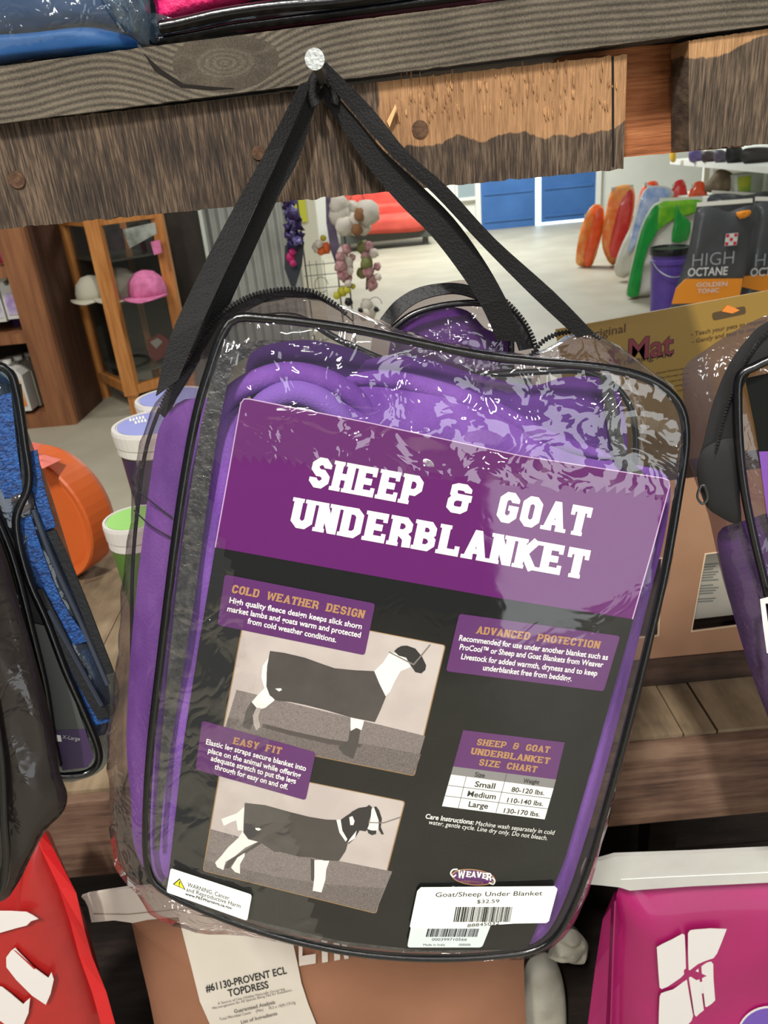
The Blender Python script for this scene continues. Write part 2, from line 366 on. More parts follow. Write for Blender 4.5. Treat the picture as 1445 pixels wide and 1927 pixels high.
def rough_mat(name, dark, mid, light, tan=None, x_edge=0, z_edge=0, sz=(800, 30, 50), amp=.03, slope=0):
    m = mat(name, mid, .9); nt = m.node_tree; N = nt.nodes; L = nt.links; b = N['Principled BSDF']
    tc = N.new('ShaderNodeTexCoord'); mp = N.new('ShaderNodeMapping'); mp.inputs['Scale'].default_value = sz; mp.inputs['Rotation'].default_value = (0, math.radians(-3), 0)
    L.new(tc.outputs['Object'], mp.inputs[0])
    n1 = N.new('ShaderNodeTexNoise'); n1.inputs['Scale'].default_value = 1; n1.inputs['Detail'].default_value = 5; n1.inputs['Roughness'].default_value = .65; L.new(mp.outputs[0], n1.inputs[0])
    n2 = N.new('ShaderNodeTexNoise'); n2.inputs['Scale'].default_value = 16; n2.inputs['Detail'].default_value = 3; L.new(tc.outputs['Object'], n2.inputs[0])
    ad = N.new('ShaderNodeMath'); ad.operation = 'MULTIPLY_ADD'; ad.inputs[1].default_value = .45; L.new(n2.outputs[0], ad.inputs[0]); L.new(n1.outputs[0], ad.inputs[2])
    r = N.new('ShaderNodeValToRGB'); e = r.color_ramp.elements; e[0].position = .52; e[0].color = lin(dark); e[1].position = .92; e[1].color = lin(light); q = e.new(.70); q.color = lin(mid)
    L.new(ad.outputs[0], r.inputs[0]); L.new(r.outputs[0], b.inputs['Base Color'])
    bp = N.new('ShaderNodeBump'); bp.inputs['Strength'].default_value = .7; bp.inputs['Distance'].default_value = .0015; L.new(n1.outputs[0], bp.inputs['Height']); L.new(bp.outputs[0], b.inputs['Normal'])
    if tan:
        # splintered, un-weathered zone of this board: above z_edge and right of x_edge with a torn outline
        sp = N.new('ShaderNodeSeparateXYZ'); L.new(tc.outputs['Object'], sp.inputs[0])
        n3 = N.new('ShaderNodeTexNoise'); n3.inputs['Scale'].default_value = 34; n3.inputs['Detail'].default_value = 5
        mp3 = N.new('ShaderNodeMapping'); mp3.inputs['Scale'].default_value = (1, 1, .35); L.new(tc.outputs['Object'], mp3.inputs[0]); L.new(mp3.outputs[0], n3.inputs[0])
        def edge(sock, v, k):
            a = N.new('ShaderNodeMath'); a.operation = 'SUBTRACT'; a.inputs[1].default_value = v; L.new(sock, a.inputs[0])
            c = N.new('ShaderNodeMath'); c.operation = 'MULTIPLY_ADD'; c.inputs[1].default_value = k; L.new(n3.outputs[0], c.inputs[0]); L.new(a.outputs[0], c.inputs[2])
            d = N.new('ShaderNodeMath'); d.operation = 'MULTIPLY'; d.inputs[1].default_value = 900; d.use_clamp = True; L.new(c.outputs[0], d.inputs[0]); return d.outputs[0]
        zz = N.new('ShaderNodeMath'); zz.operation = 'MULTIPLY_ADD'; zz.inputs[1].default_value = slope; L.new(sp.outputs[0], zz.inputs[0]); L.new(sp.outputs[2], zz.inputs[2])
        mk = N.new('ShaderNodeMath'); mk.operation = 'MULTIPLY'; L.new(edge(zz.outputs[0], z_edge + amp * .5, amp), mk.inputs[0]); L.new(edge(sp.outputs[0], x_edge + .015, .03), mk.inputs[1])
        rt = N.new('ShaderNodeValToRGB'); t = rt.color_ramp.elements; t[0].position = .5; t[0].color = lin(tan[0]); t[1].position = .95; t[1].color = lin(tan[1]); L.new(ad.outputs[0], rt.inputs[0])
        mx = N.new('ShaderNodeMix'); mx.data_type = 'RGBA'; L.new(mk.outputs[0], mx.inputs[0]); L.new(r.outputs[0], mx.inputs[6]); L.new(rt.outputs[0], mx.inputs[7]); L.new(mx.outputs[2], b.inputs['Base Color'])
    return m

def board(pts_px, Y, depth, rough_edge=.0, seg=150, xr=None):
    """sawn board: front face given by its top-left, top-right, bottom-right, bottom-left pixels on the plane Y; ragged long edges"""
    tl, tr, br, bl = [hy(x, y, Y) for x, y in pts_px]; V = []; Fc = []
    for i in range(seg + 1):
        t = i / seg; a = tl.lerp(tr, t); c = bl.lerp(br, t)
        a.z += rough_edge * noise.noise((t * 90, 1, 0)) ; c.z += rough_edge * 1.3 * noise.noise((t * 70, 5, 0))
        b = a.lerp(c, .5)
        V += [a, b, c, c + Vector((0, depth, 0)), a + Vector((0, depth, 0))]
    for i in range(seg):
        for k in range(5): k2 = (k + 1) % 5; Fc.append((5 * i + k, 5 * i + k2, 5 * i + 5 + k2, 5 * i + 5 + k))
    Fc += [(4, 3, 2, 1, 0), tuple(5 * seg + k for k in range(5))]
    return V, Fc

YB = .60
rack = thing('display_rack', 'weathered wooden display rack whose rail and shelf carry the bags and boxes', 'rack', (0, .62, 0))
kx = hy(420, 110, .59).x
RW = rail_mat(kx, hy(420, 118, .59).z)
obj('top_rail', board([(-120, 140), (1560, -78), (1560, 32), (-120, 248)], .592, .24, .0004), RW, rack, label='grey rail board with wavy edge grain and a knot')
grey = rough_mat('rough_sawn_board', (28, 22, 18), (64, 51, 40), (118, 98, 78), ((120, 86, 56), (182, 138, 96)), hy(715, 200, YB).x, hy(900, 262, YB).z, slope=.0)
obj('front_board', board([(-120, 247), (1180, 102), (1173, 318), (-120, 443)], YB, .028, .0012), grey, rack, label='long rough-sawn board, grey brown with a splintered tan end')
grey2 = rough_mat('rough_sawn_board_end', (36, 30, 24), (76, 63, 50), (124, 104, 84), ((130, 94, 60), (196, 152, 106)), -9, hy(1400, 170, YB).z, slope=-.10)
obj('front_board', board([(1296, 76), (1600, 32), (1600, 255), (1296, 284)], YB - .004, .032, .0012, 60), grey2, rack, label='rough-sawn board end at the right, tan above grey')
red = rough_mat('reddish_board', (118, 66, 36), (160, 96, 56), (186, 122, 78), sz=(20, 20, 420))
obj('back_board', board([(1060, 100), (1400, 70), (1400, 276), (1060, 306)], YB + .034, .03, .0003, 20), red, rack, label='orange brown board set back between the two front boards')
# splinters raised on the torn zone
G = []
random.seed(3)
for i in range(110):
    x = random.uniform(735, 1160); y = 128 + random.random() * 95 - (x - 735) * .05
    p = hy(x, y, YB); w = random.uniform(.0006, .0016); h = random.uniform(.003, .009); q = Vector((0, -random.uniform(.0008, .0018), 0))
    G.append(([p, p + Vector((w, 0, .001)), p + Vector((w * .6, 0, -h)) + q, p + Vector((0, 0, -h * .7)) + q, p + Vector((w * .5, .0005, -h * 1.05))], [(0, 1, 2, 3), (3, 2, 4)]))
obj('splinter', join(*G), mat('splinter_wood', (176, 132, 88), .9, var=(120, 84, 52), vscale=120), rack, kind='stuff')
p = hy(732, 236, YB); obj('splinter', prism([hy(728, 228, YB - .0035), hy(744, 196, YB - .006), hy(746, 204, YB - .006), hy(733, 240, YB - .0035)], (0, .002, 0)), mat('splinter_bright', (225, 180, 125), .8), rack, label='bright torn splinter')
# crack in the front board
obj('crack', prism([hy(1151, 106, YB - .0006), hy(1155, 106, YB - .0006), hy(1156, 312, YB - .0006), hy(1152, 314, YB - .0006)], (0, .002, 0)), mat('crack_dark', (22, 16, 12), 1), rack)
obj('crack', prism([hy(270, 100, .5915), hy(300, 128, .5915), hy(345, 158, .5915), hy(400, 163, .5915), hy(440, 166, .5915), hy(400, 169, .5915), hy(340, 164, .5915), hy(290, 132, .5915)], (0, .002, 0)), MATS['crack_dark'], rack, label='curved crack beside the knot')
# rusted nail heads
def disc(c, r, d, seg=20, th=.002):
    d = Vector(d).normalized(); u = d.cross(Vector((0, 0, 1)));  u = u.normalized() if u.length > .01 else Vector((1, 0, 0)); w = u.cross(d)
    P = [Vector(c) + (u * math.cos(2 * math.pi * k / seg) + w * math.sin(2 * math.pi * k / seg)) * r for k in range(seg)]
    return prism(P, d * th)
rust = mat('rusted_steel', (74, 50, 34), .8, .3, var=(104, 76, 54), vscale=300, bump=.5, bscale=400)
for x, y, r in ((790, 243, .0057), (31, 338, .0057), (486, 288, .0045)):
    obj('nail_head', disc(hy(x, y, YB - .0012), r, (0, 1, 0)), rust, rack)
# bright peg nail that carries the bag
npx = hy(592, 111, .462)
steel = mat('galvanised_steel', (196, 200, 196), .42, .75, bump=.3, bscale=500)
pn = obj('peg_nail', tube([npx + Vector((0, .001, 0)), Vector((npx.x, YB + .003, npx.z))], .0031, 14), mat('nail_shaft', (96, 94, 90), .5, .8), rack, label='long steel nail driven into the front board')
obj('nail_head', disc(npx, .0051, (0, 1, 0), 32, .0016), steel, pn, smooth=False, label='round bright nail head')

# lower shelf: planks, batten, apron, back and posts
SZ = hy(1300, 1387, .735).z
shelf_w = rough_mat('dusty_plank', (70, 58, 44), (116, 98, 74), (150, 130, 102), sz=(14, 3, 14))
plank_edges = [-1.45, -1.3, -1.15, -1.0, -.86, -.72, -.6, -.48, -.36, -.24, -.12, .0, .11]
xr1 = hz(1288, 1384, SZ).x; xr2 = hz(1353, 1380, SZ).x
plank_edges += [xr1 - .12, xr1, xr2, xr2 + .12, xr2 + .24, xr2 + .36, xr2 + .5, xr2 + .65]
plank_edges = sorted(plank_edges)
yb_shelf = hz(215, 1032, SZ).y
for i, (a, b) in enumerate(zip(plank_edges, plank_edges[1:])):
    obj('shelf_plank', box(a + .0012, b - .0012, .742, yb_shelf + .003 * math.sin(i * 5), SZ - .022, SZ + .0008 * math.sin(i * 3)), shelf_w, rack)
apron_w = rough_mat('apron_wood', (60, 40, 30), (98, 72, 56), (128, 102, 82), sz=(5, 30, 60))
zt = SZ - .004; zb = hy(1200, 1545, .73).z
obj('apron_board', box(-1.5, 1.5, .725, .741, zb, zt), apron_w, rack, label='reddish brown board along the front of the lower shelf')
bat_y = hz(1300, 1285, SZ).y
obj('batten', box(.12, 1.4, bat_y, bat_y + .04, SZ + .001, SZ + .045), rough_mat('dark_batten', (40, 28, 20), (66, 48, 36), (84, 64, 50), sz=(5, 30, 60)), rack)
darkw = rough_mat('dark_back_wood', (24, 17, 13), (40, 30, 24), (58, 46, 38), sz=(6, 30, 30))
for i in range(7):
    obj('back_slat', box(-1.5, 1.5, 1.1 + .004 * (i % 2), 1.125, .0 + i * (SZ - .024) / 7, (i + 1) * (SZ - .024) / 7), darkw, rack)
for x in (-1.2, -.52, .42, 1.25):
    obj('post', box(x, x + .05, .98, 1.03, 0, SZ - .023), darkw, rack)
for x in (-1.5, 1.42):
    obj('upright_post', box(x, x + .08, .74, .82, 0, 1.6), darkw, rack)
obj('bottom_deck', box(-1.5, 1.5, .56, 1.12, .03, .055), darkw, rack)

# ------------------------------------------------------------------ the hanging underblanket bag
BN = Vector((.02, -.98, .20)).normalized()
BP = Plane(hy(860, 650, .52), BN)          # plane of the bag's front
front_px = [(447, 598), (505, 600), (570, 606), (680, 622), (800, 648), (900, 668), (1000, 680), (1120, 690), (1200, 706), (1252, 732), (1282, 770), (1290, 830), (1278, 920), (1252, 1070), (1222, 1200), (1190, 1330), (1150, 1480), (1110, 1620), (1075, 1710), (1045, 1760), (1005, 1787), (930, 1798), (840, 1803), (740, 1800), (640, 1788), (540, 1766), (450, 1738), (370, 1706), (318, 1680), (288, 1655), (276, 1610), (276, 1520), (284, 1400), (300, 1260), (318, 1110), (335, 980), (352, 870), (372, 770), (396, 690), (420, 625)]
mid_px = [(446, 584), (520, 564), (610, 566), (700, 598), (790, 632), (900, 656), (1000, 664), (1080, 632), (1130, 636), (1195, 672), (1262, 722), (1290, 775), (1295, 840), (1284, 930), (1258, 1080), (1228, 1210), (1198, 1340), (1160, 1490), (1122, 1630), (1090, 1720), (1060, 1768), (1010, 1800), (930, 1808), (840, 1806), (740, 1806), (640, 1796), (540, 1776), (440, 1762), (350, 1752), (290, 1728), (245, 1672), (212, 1618), (206, 1520), (204, 1400), (218, 1260), (228, 1110), (243, 980), (258, 860), (290, 765), (345, 690), (400, 622)]
rear_px = [(450, 592), (520, 572), (610, 566), (700, 606), (790, 640), (900, 660), (1000, 672), (1060, 634), (1120, 640), (1170, 700), (1210, 760), (1215, 850), (1200, 960), (1180, 1080), (1150, 1220), (1120, 1340), (1080, 1480), (1040, 1600), (1000, 1680), (960, 1720), (900, 1740), (800, 1742), (700, 1735), (600, 1722), (520, 1710), (430, 1700), (360, 1690), (300, 1670), (262, 1620), (245, 1560), (235, 1480), (232, 1360), (240, 1240), (250, 1100), (262, 970), (280, 870), (310, 790), (360, 710), (410, 640)]
def oline(px, lift, k=4): return [BP(v.x, v.y, lift) for v in spline(px, k, True)]
front_o = oline(front_px, .0); mid_o = oline(mid_px, -.03); rear_o = oline(rear_px, -.062)
bc = BP(770, 1200, 0)
def byangle(P, m, c):
    """resample a star-shaped outline at even angles about c, in the bag's plane"""
    u = Vector((1, 0, 0)); u = (u - BN * u.dot(BN)).normalized(); w = BN.cross(u); A = []
    for p in P: d = p - c; A.append((math.atan2(d.dot(w), d.dot(u)), p))
    A.sort(key=lambda a: a[0]); out = []
    for i in range(m):
        t = -math.pi + 2 * math.pi * i / m; k = 0
        while k < len(A) and A[k][0] < t: k += 1
        a = A[k - 1]; b = A[k % len(A)]; d1 = (t - a[0]) % (2 * math.pi); d2 = (b[0] - a[0]) % (2 * math.pi)
        out.append(a[1].lerp(b[1], d1 / d2 if d2 > 1e-6 else 0))
    return out
bag = thing('vinyl_zip_bag', 'clear vinyl zip bag with black piping hanging from the bright nail by two black handles', 'bag', BP(760, 1790, -.03))
film = film_mat('clear_vinyl_side', haze=.02, tint=(235, 228, 228), crease=.55, scale=36, rough=.05, thru=.975, big=.6, refl=1.1)
film_c = film_mat('clear_vinyl_crumpled', haze=.012, crease=.85, scale=30, rough=.035, thru=.98, big=.45, refl=1.4)
film_f = film_mat('clear_vinyl_front', haze=.003, crease=.06, scale=26, rough=.05, thru=.99, big=.12, refl=.8)
piping = mat('black_piping', (12, 12, 13), .25, spec=.6, bump=.15, bscale=150)
M_ = 200
fa, ma, ra = [byangle(o, M_, bc) for o in (front_o, mid_o, rear_o)]
# gusset: crinkled skin from the front seam over the bulge to the rear seam
V = []; rows = []
def wr(p, k, a): return p + BN * (a * noise.noise(p * 45 + Vector((0, k, 0)))) + (p - bc).normalized() * (a * noise.noise(p * 60 + Vector((9, k, 3))))
for k in range(9):
    t = k / 8
    for i in range(M_):
        a, b, c = fa[i], ma[i], ra[i]
        p = a * (1 - t) ** 2 + (b * 2 - (a + c) * .5) * 2 * t * (1 - t) * .5 + b * 2 * t * (1 - t) * .5 + c * t * t if False else (a.lerp(b, t * 2) if t < .5 else b.lerp(c, t * 2 - 1))
        if 0 < k < 8: p = wr(p, k * .4, .0028)
        V.append(p)
Fc = [(k * M_ + i, k * M_ + (i + 1) % M_, (k + 1) * M_ + (i + 1) % M_, (k + 1) * M_ + i) for k in range(8) for i in range(M_)]
obj('side_gusset', (V, Fc), film, bag, smooth=True, label='crinkled clear side gusset')
obj('rear_panel', pillow(ra, -BN, .004, 0, 6, M_, back=False), film, bag, smooth=True)
# front panel: taut over the card, crumpled along the top and the right corner
def front_panel():
    V, Fc = pillow(fa, BN, .0045, 0, 60, M_, pw=5, c=bc, back=False); out = []
    top = BP(860, 745, 0)
    for p in V:
        h = (p - bc).dot(Vector((0, .2, .98))); x = (p - bc).x
        up = max(0, min(1, (h - .115 + x * .16) / .03)); lf = max(0, min(1, (-x - .105) / .03)); k = max(up, lf * .6)
        d = .5 - abs(noise.noise(Vector((p.x * 26 + p.z * 16, p.z * 30, 3.1)))) * 2.2
        e = .5 - abs(noise.noise(Vector((p.x * 60, p.z * 60 + 7, 1.7)))) * 2
        out.append(p + BN * (.0010 + k * (.0030 * d + .0014 * e) + .0007 * noise.noise(p * 14)))
    return out, Fc
fp = obj('front_panel', front_panel(), film_f, bag, smooth=True, label='clear front panel, taut over the card and crumpled above it')
fp.data.materials.append(film_c)
for pl_ in fp.data.polygons:
    c_ = sum((fp.data.vertices[i].co for i in pl_.vertices), Vector()) / len(pl_.vertices) + origin(bag) - bc
    if c_.dot(Vector((0, .2, .98))) + c_.x * .19 > .127 + .006 * noise.noise(c_ * 60) or c_.x < -.118 + c_.z * -.09 + .004 * noise.noise(c_ * 60): pl_.material_index = 1
obj('front_piping', tube(resample(front_o, 260), .0032, 10, True), piping, bag, smooth=True)
# stitched black seam tape inside the piping on the left side and along the bottom
tape = mat('seam_tape', (30, 30, 31), .35, var=(70, 68, 66), vscale=160, bump=.8, bscale=260)
obj('seam_tape', strip([BP(x, y, .0005) for x, y in ((425, 640), (400, 710), (378, 800), (362, 900), (345, 1010), (330, 1130), (316, 1260), (303, 1400), (294, 1520), (290, 1600))], [BP(x, y, .0005) for x, y in ((455, 655), (428, 720), (410, 810), (396, 905), (382, 1010), (366, 1130), (345, 1260), (322, 1400), (306, 1520), (300, 1600))], .0006), tape, bag)
obj('seam_tape', strip([BP(x, y, .0005) for x, y in ((300, 1668), (370, 1698), (460, 1732), (560, 1760), (660, 1780), (760, 1791), (860, 1793), (950, 1788))], [BP(x, y, .0005) for x, y in ((312, 1652), (380, 1682), (470, 1716), (566, 1744), (664, 1764), (762, 1775), (858, 1778), (945, 1775))], .0006), tape, bag)
# zipper tape over the top of the gusset
zipm = mat('zipper_tape', (20, 20, 21), .6, bump=.6, bscale=300)
def beads(px, lift, r=.0021, step=.0024):
    P = [BP(v.x, v.y, lift) for v in spline(px, 6)]; n = max(4, int(sum((b - a).length for a, b in zip(P, P[1:])) / step)); Q = resample(P, n, False); G = []
    for i, q in enumerate(Q):
        a = Q[max(0, i - 1)]; b = Q[min(n - 1, i + 1)]; t = (b - a).normalized()
        G.append(tube([q - t * step * .5, q, q + t * step * .35], r, 6, rfun=lambda s: .55 + .5 * math.sin(math.pi * s)))
    return join(*G)
zp = [(300, 775), (318, 735), (352, 680), (386, 624), (430, 580), (480, 554), (540, 544), (590, 550), (632, 574), (650, 590)]
o = obj('zipper', beads(zp, -.028), zipm, bag, label='black coil zipper over the top of the bag')
obj('zipper_band', strip([BP(x, y + 3, -.03) for x, y in zp], [BP(x + 14, y + 16, -.034) for x, y in zp], .0008), zipm, bag)
o = obj('zipper', beads([(1000, 668), (1022, 642), (1055, 627), (1100, 624), (1128, 636)], -.028), zipm, bag)
obj('inner_piping', tube([BP(v.x, v.y, -.050) for v in spline([(300, 1660), (262, 1560), (250, 1400), (248, 1200), (250, 1060), (262, 930), (276, 840), (300, 770)], 6)], .0015, 8), piping, bag, smooth=True)
obj('rear_piping', tube([BP(v.x, v.y, -.052) for v in spline([(470, 600), (560, 596), (640, 640), (760, 690), (880, 705), (1000, 700), (1100, 700), (1170, 740), (1196, 820), (1186, 960)], 6)], .0026, 8), piping, bag, smooth=True)
for A_, B_ in (([(398, 700), (440, 652), (520, 640), (640, 652), (760, 682), (880, 704), (1000, 712)], [(410, 722), (450, 680), (520, 664), (640, 676), (760, 706), (880, 726), (1000, 730)]), ([(1128, 705), (1140, 780), (1158, 860), (1200, 905)], [(1150, 705), (1164, 780), (1182, 855), (1222, 900)])):
    obj('rear_tape', strip([BP(v.x, v.y, -.046 if len(A_) > 4 else -.012) for v in spline(A_, 5)], [BP(v.x, v.y, -.046 if len(A_) > 4 else -.012) for v in spline(B_, 5)], .0006), tape, bag)
# seam in the left gusset
sx = mat('stitch_thread', (26, 20, 34), .8)
for a in ([(262, 925), (290, 948), (325, 975)], [(252, 960), (285, 990), (322, 1012)]):
    obj('stitched_seam', tube([BP(v.x, v.y, -.010) for v in spline(a, 6)], .0006, 5), sx, bag)
# handles
web = mat('black_webbing', (17, 17, 17), .72, bump=.5, bscale=700, spec=.35)
def band(L, Rr, Ys, th=.0016, k=4):
    L = spline(L, k); Rr = spline(Rr, k); n = len(L); A = []; B = []
    for i in range(n):
        t = i / (n - 1) * (len(Ys) - 1); j = min(int(t), len(Ys) - 2); Y = Ys[j] + (Ys[j + 1] - Ys[j]) * (t - j)
        A.append(hy(L[i].x, L[i].y, Y)); B.append(hy(Rr[i].x, Rr[i].y, Y + .004))
    return strip(A, B, th)
obj('handle', join(band([(566, 158), (500, 285), (435, 400), (372, 520), (318, 640), (293, 745)], [(588, 150), (535, 275), (480, 392), (430, 500), (384, 600), (335, 715)], [.580, .572, .56, .545, .53, .52]),
    band([(612, 118), (700, 205), (765, 285), (840, 352), (930, 450), (1040, 548), (1118, 628)], [(596, 132), (665, 212), (735, 292), (815, 364), (905, 460), (1000, 556), (1086, 636)], [.582, .575, .565, .555, .545, .535, .53])), web, bag, label='front webbing handle')
obj('handle', join(band([(584, 160), (537, 272), (483, 388), (436, 490), (390, 590), (360, 660)], [(603, 162), (566, 290), (522, 375), (474, 480), (420, 600), (392, 672)], [.590, .584, .576, .568, .56, .555]),
    band([(610, 158), (660, 213), (720, 283), (790, 348), (852, 410), (907, 485), (950, 560), (988, 645)], [(598, 178), (640, 236), (690, 311), (750, 382), (810, 442), (863, 510), (905, 575), (935, 640)], [.590, .584, .578, .572, .566, .562, .56, .562])), web, bag, label='rear webbing handle, twisted to the right')
obj('handle_loop', join(tube([Vector((npx.x + .008 * math.sin(a), .586, npx.z - .004 + .0085 * math.cos(a) - (abs(a) / 2.4) * .006)) for a in [(-2.3 + i * .46) for i in range(11)]], .0035, 8)), web, bag, smooth=True)

# ---- purple fleece underblanket, folded inside
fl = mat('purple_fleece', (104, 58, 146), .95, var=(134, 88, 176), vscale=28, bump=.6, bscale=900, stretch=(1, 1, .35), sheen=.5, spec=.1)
fl2 = mat('purple_fleece_shade', (82, 46, 118), .95, var=(100, 58, 138), vscale=28, bump=.6, bscale=900, sheen=.4, spec=.1)  # shaded copy of the same fleece, shade put into its colour
blk = thing('folded_underblanket', 'purple fleece underblanket folded inside the hanging clear bag behind the printed card', 'blanket', BP(760, 1780, -.03))
bl_px = [(298, 810), (318, 775), (345, 752), (400, 750), (470, 760), (560, 745), (660, 720), (780, 715), (900, 735), (1010, 800), (1100, 850), (1180, 872), (1240, 885), (1262, 915), (1250, 1010), (1225, 1110), (1195, 1230), (1165, 1350), (1130, 1480), (1095, 1600), (1060, 1700), (1020, 1765), (960, 1785), (850, 1790), (700, 1785), (560, 1758), (440, 1725), (340, 1690), (285, 1652), (252, 1590), (246, 1500), (238, 1400), (244, 1250), (256, 1120), (270, 1000), (283, 900)]
bo = [BP(v.x, v.y, -.026) for v in spline(bl_px, 4, True)]
obj('main_fold', pillow(bo, BN, .020, .030, 22, 200, pw=7, nz=.006, nsc=22, nstretch=(1.6, 1, .32), c=BP(760, 1250, -.026)), fl, blk, smooth=True)
def roll(px, r, lift, m, sq=None): return obj('rolled_fold', tube([BP(v.x, v.y, lift) for v in spline(px, 6)], r, 14, rfun=sq or (lambda s: .35 + .65 * math.sin(math.pi * min(max(s, .04), .96)) ** .5)), m, blk, smooth=True)
roll([(380, 850), (430, 750), (520, 705), (610, 715), (680, 760), (740, 850)], .0085, -.018, fl)
roll([(450, 880), (480, 780), (540, 740), (600, 752), (650, 800), (690, 870)], .0095, -.014, mat('purple_fleece_lit', (130, 92, 178), .95, bump=.5, bscale=900, sheen=.5, spec=.1))  # lit copy of the fleece, brightness put into its colour
roll([(640, 720), (720, 712), (820, 735), (930, 775), (1040, 830), (1150, 860)], .0080, -.024, fl, lambda s: .05 + .95 * math.sin(math.pi * min(max(s, .0), 1)) ** .5)
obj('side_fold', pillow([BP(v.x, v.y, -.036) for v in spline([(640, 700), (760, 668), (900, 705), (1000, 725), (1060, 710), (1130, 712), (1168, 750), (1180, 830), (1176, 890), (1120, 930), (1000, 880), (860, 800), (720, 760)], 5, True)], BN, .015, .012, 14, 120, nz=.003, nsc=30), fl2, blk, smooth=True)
obj('side_fold', pillow([BP(v.x, v.y, -.042) for v in spline([(470, 668), (560, 640), (660, 655), (760, 700), (860, 720), (900, 780), (760, 800), (600, 780), (480, 760)], 5, True)], BN, .012, .01, 12, 100, nz=.003, nsc=30), mat('purple_fleece_deep_shade', (62, 34, 92), .95, bump=.5, bscale=900, spec=.1), blk, smooth=True)  # darkest copy of the fleece, deep shade put into its colour

# ---- printed insert card
CL = .0012
def card(x, y, lift=0): return BP(x, y, CL + lift)
card.n = BN
cardthing = thing('insert_card', 'purple and black printed product card slipped behind the clear bag front', 'card', BP(760, 1770, 0))
PUR = mat('card_purple', (94, 22, 98), .6, spec=.15); BLK = mat('card_black', (14, 15, 13), .6, spec=.15)
WHT = mat('print_white', (236, 236, 228), .6); GLD = mat('print_gold', (172, 128, 84), .6); EDG = mat('card_edge', (205, 170, 210), .6)
cpx = rquad([(455, 748), (700, 797), (980, 858), (1262, 903), (1192, 1165), (1128, 1392), (1062, 1620), (992, 1787), (800, 1789), (640, 1771), (470, 1730), (311, 1688), (318, 1640), (345, 1400), (372, 1225), (405, 1030), (432, 880)], 14)
obj('card_sheet', prism([card(x, y, 0) for x, y in cpx], -BN * .0005), BLK, cardthing)
obj('header_band', ink(card, rquad([(455, 748), (700, 797), (980, 858), (1262, 903)], 14)[:15] + rquad([(455, 748), (700, 797), (980, 858), (1262, 903)], 14)[15:17] + [(1226, 1035), (1190, 1165), (930, 1124), (660, 1076), (405, 1030), (432, 880)], .0002) if False else ink(card, [(469, 751), (700, 797), (980, 858), (1248, 900), (1258, 904), (1260, 914), (1226, 1040), (1190, 1165), (930, 1124), (660, 1076), (405, 1030), (432, 880), (453, 760), (459, 751)], .0002), PUR, cardthing, label='purple header band')
rim = [(405, 1030), (432, 880), (453, 760), (459, 751), (469, 751), (700, 797), (980, 858), (1248, 900), (1258, 904), (1260, 914), (1226, 1040), (1190, 1165)]
obj('card_edge', tube([card(x, y, .0002) for x, y in rim], .00045, 5), EDG, cardthing)
obj('title_text', join(display(card, 'SHEEP & GOAT', (578, 914), (1103, 1011), (13, -55), t=.27), display(card, 'UNDERBLANKET', (544, 991), (1100, 1091), (12, -55), t=.27)), WHT, cardthing, label='large white words SHEEP & GOAT UNDERBLANKET')
def panel(name, q, m, r=6, lift=.0006): return obj(name, ink(card, rquad(q, r), lift), m, cardthing)
PAN = mat('panel_purple', (86, 28, 96), .45)
# photo prints (flat halftone pictures of a blanketed sheep and a blanketed goat)
PHO = mat('photo_sky', (182, 170, 164), .6, var=(194, 184, 176), vscale=30); GRS = mat('photo_grass', (104, 94, 91), .6, var=(134, 123, 118), vscale=900, detail=6)
GR2 = mat('photo_grass_dark', (80, 72, 69), .6, var=(122, 111, 106), vscale=1100, detail=6); FRM = mat('photo_frame_gold', (150, 116, 70), .6)
COT = mat('photo_blanket', (58, 52, 49), .6, var=(68, 62, 58), vscale=60); PWH = mat('photo_white_coat', (232, 228, 220), .6); PBK = mat('photo_black_coat', (26, 23, 23), .6)
def photo(name, q, label):
    o = panel(name, q, FRM, 6, .00025); o['label'] = label
    c = Vector((sum(p[0] for p in q) / 4, sum(p[1] for p in q) / 4)); q2 = []
    for p in q: v = Vector(p); d = (c - v).normalized() * 2.6; q2.append(tuple(v + d))
    obj('picture', ink(card, rquad(q2, 5), .00032), PHO, o); return o, q2
def lerp2(a, b, t): return (a[0] + (b[0] - a[0]) * t, a[1] + (b[1] - a[1]) * t)
def prints(par, C, items):
    for name, m, lift, pts in items: obj(name, ink(card, C(pts), lift), m, par)
CB = crop(380, 1060, 2.89)
p1, q = photo('photo_print', [(462, 1141), (839, 1214), (780, 1461), (416, 1388)], 'print of a sheep wearing a dark blanket')
tl, tr, br, bl = q
prints(p1, lambda p: p, [('grass', GRS, .0004, [(445, 1298), (800, 1385), lerp2(br, tr, .02), br, bl]), ('grass', GR2, .00046, [(429, 1350), (600, 1388), (700, 1402), (792, 1420), br, bl])])
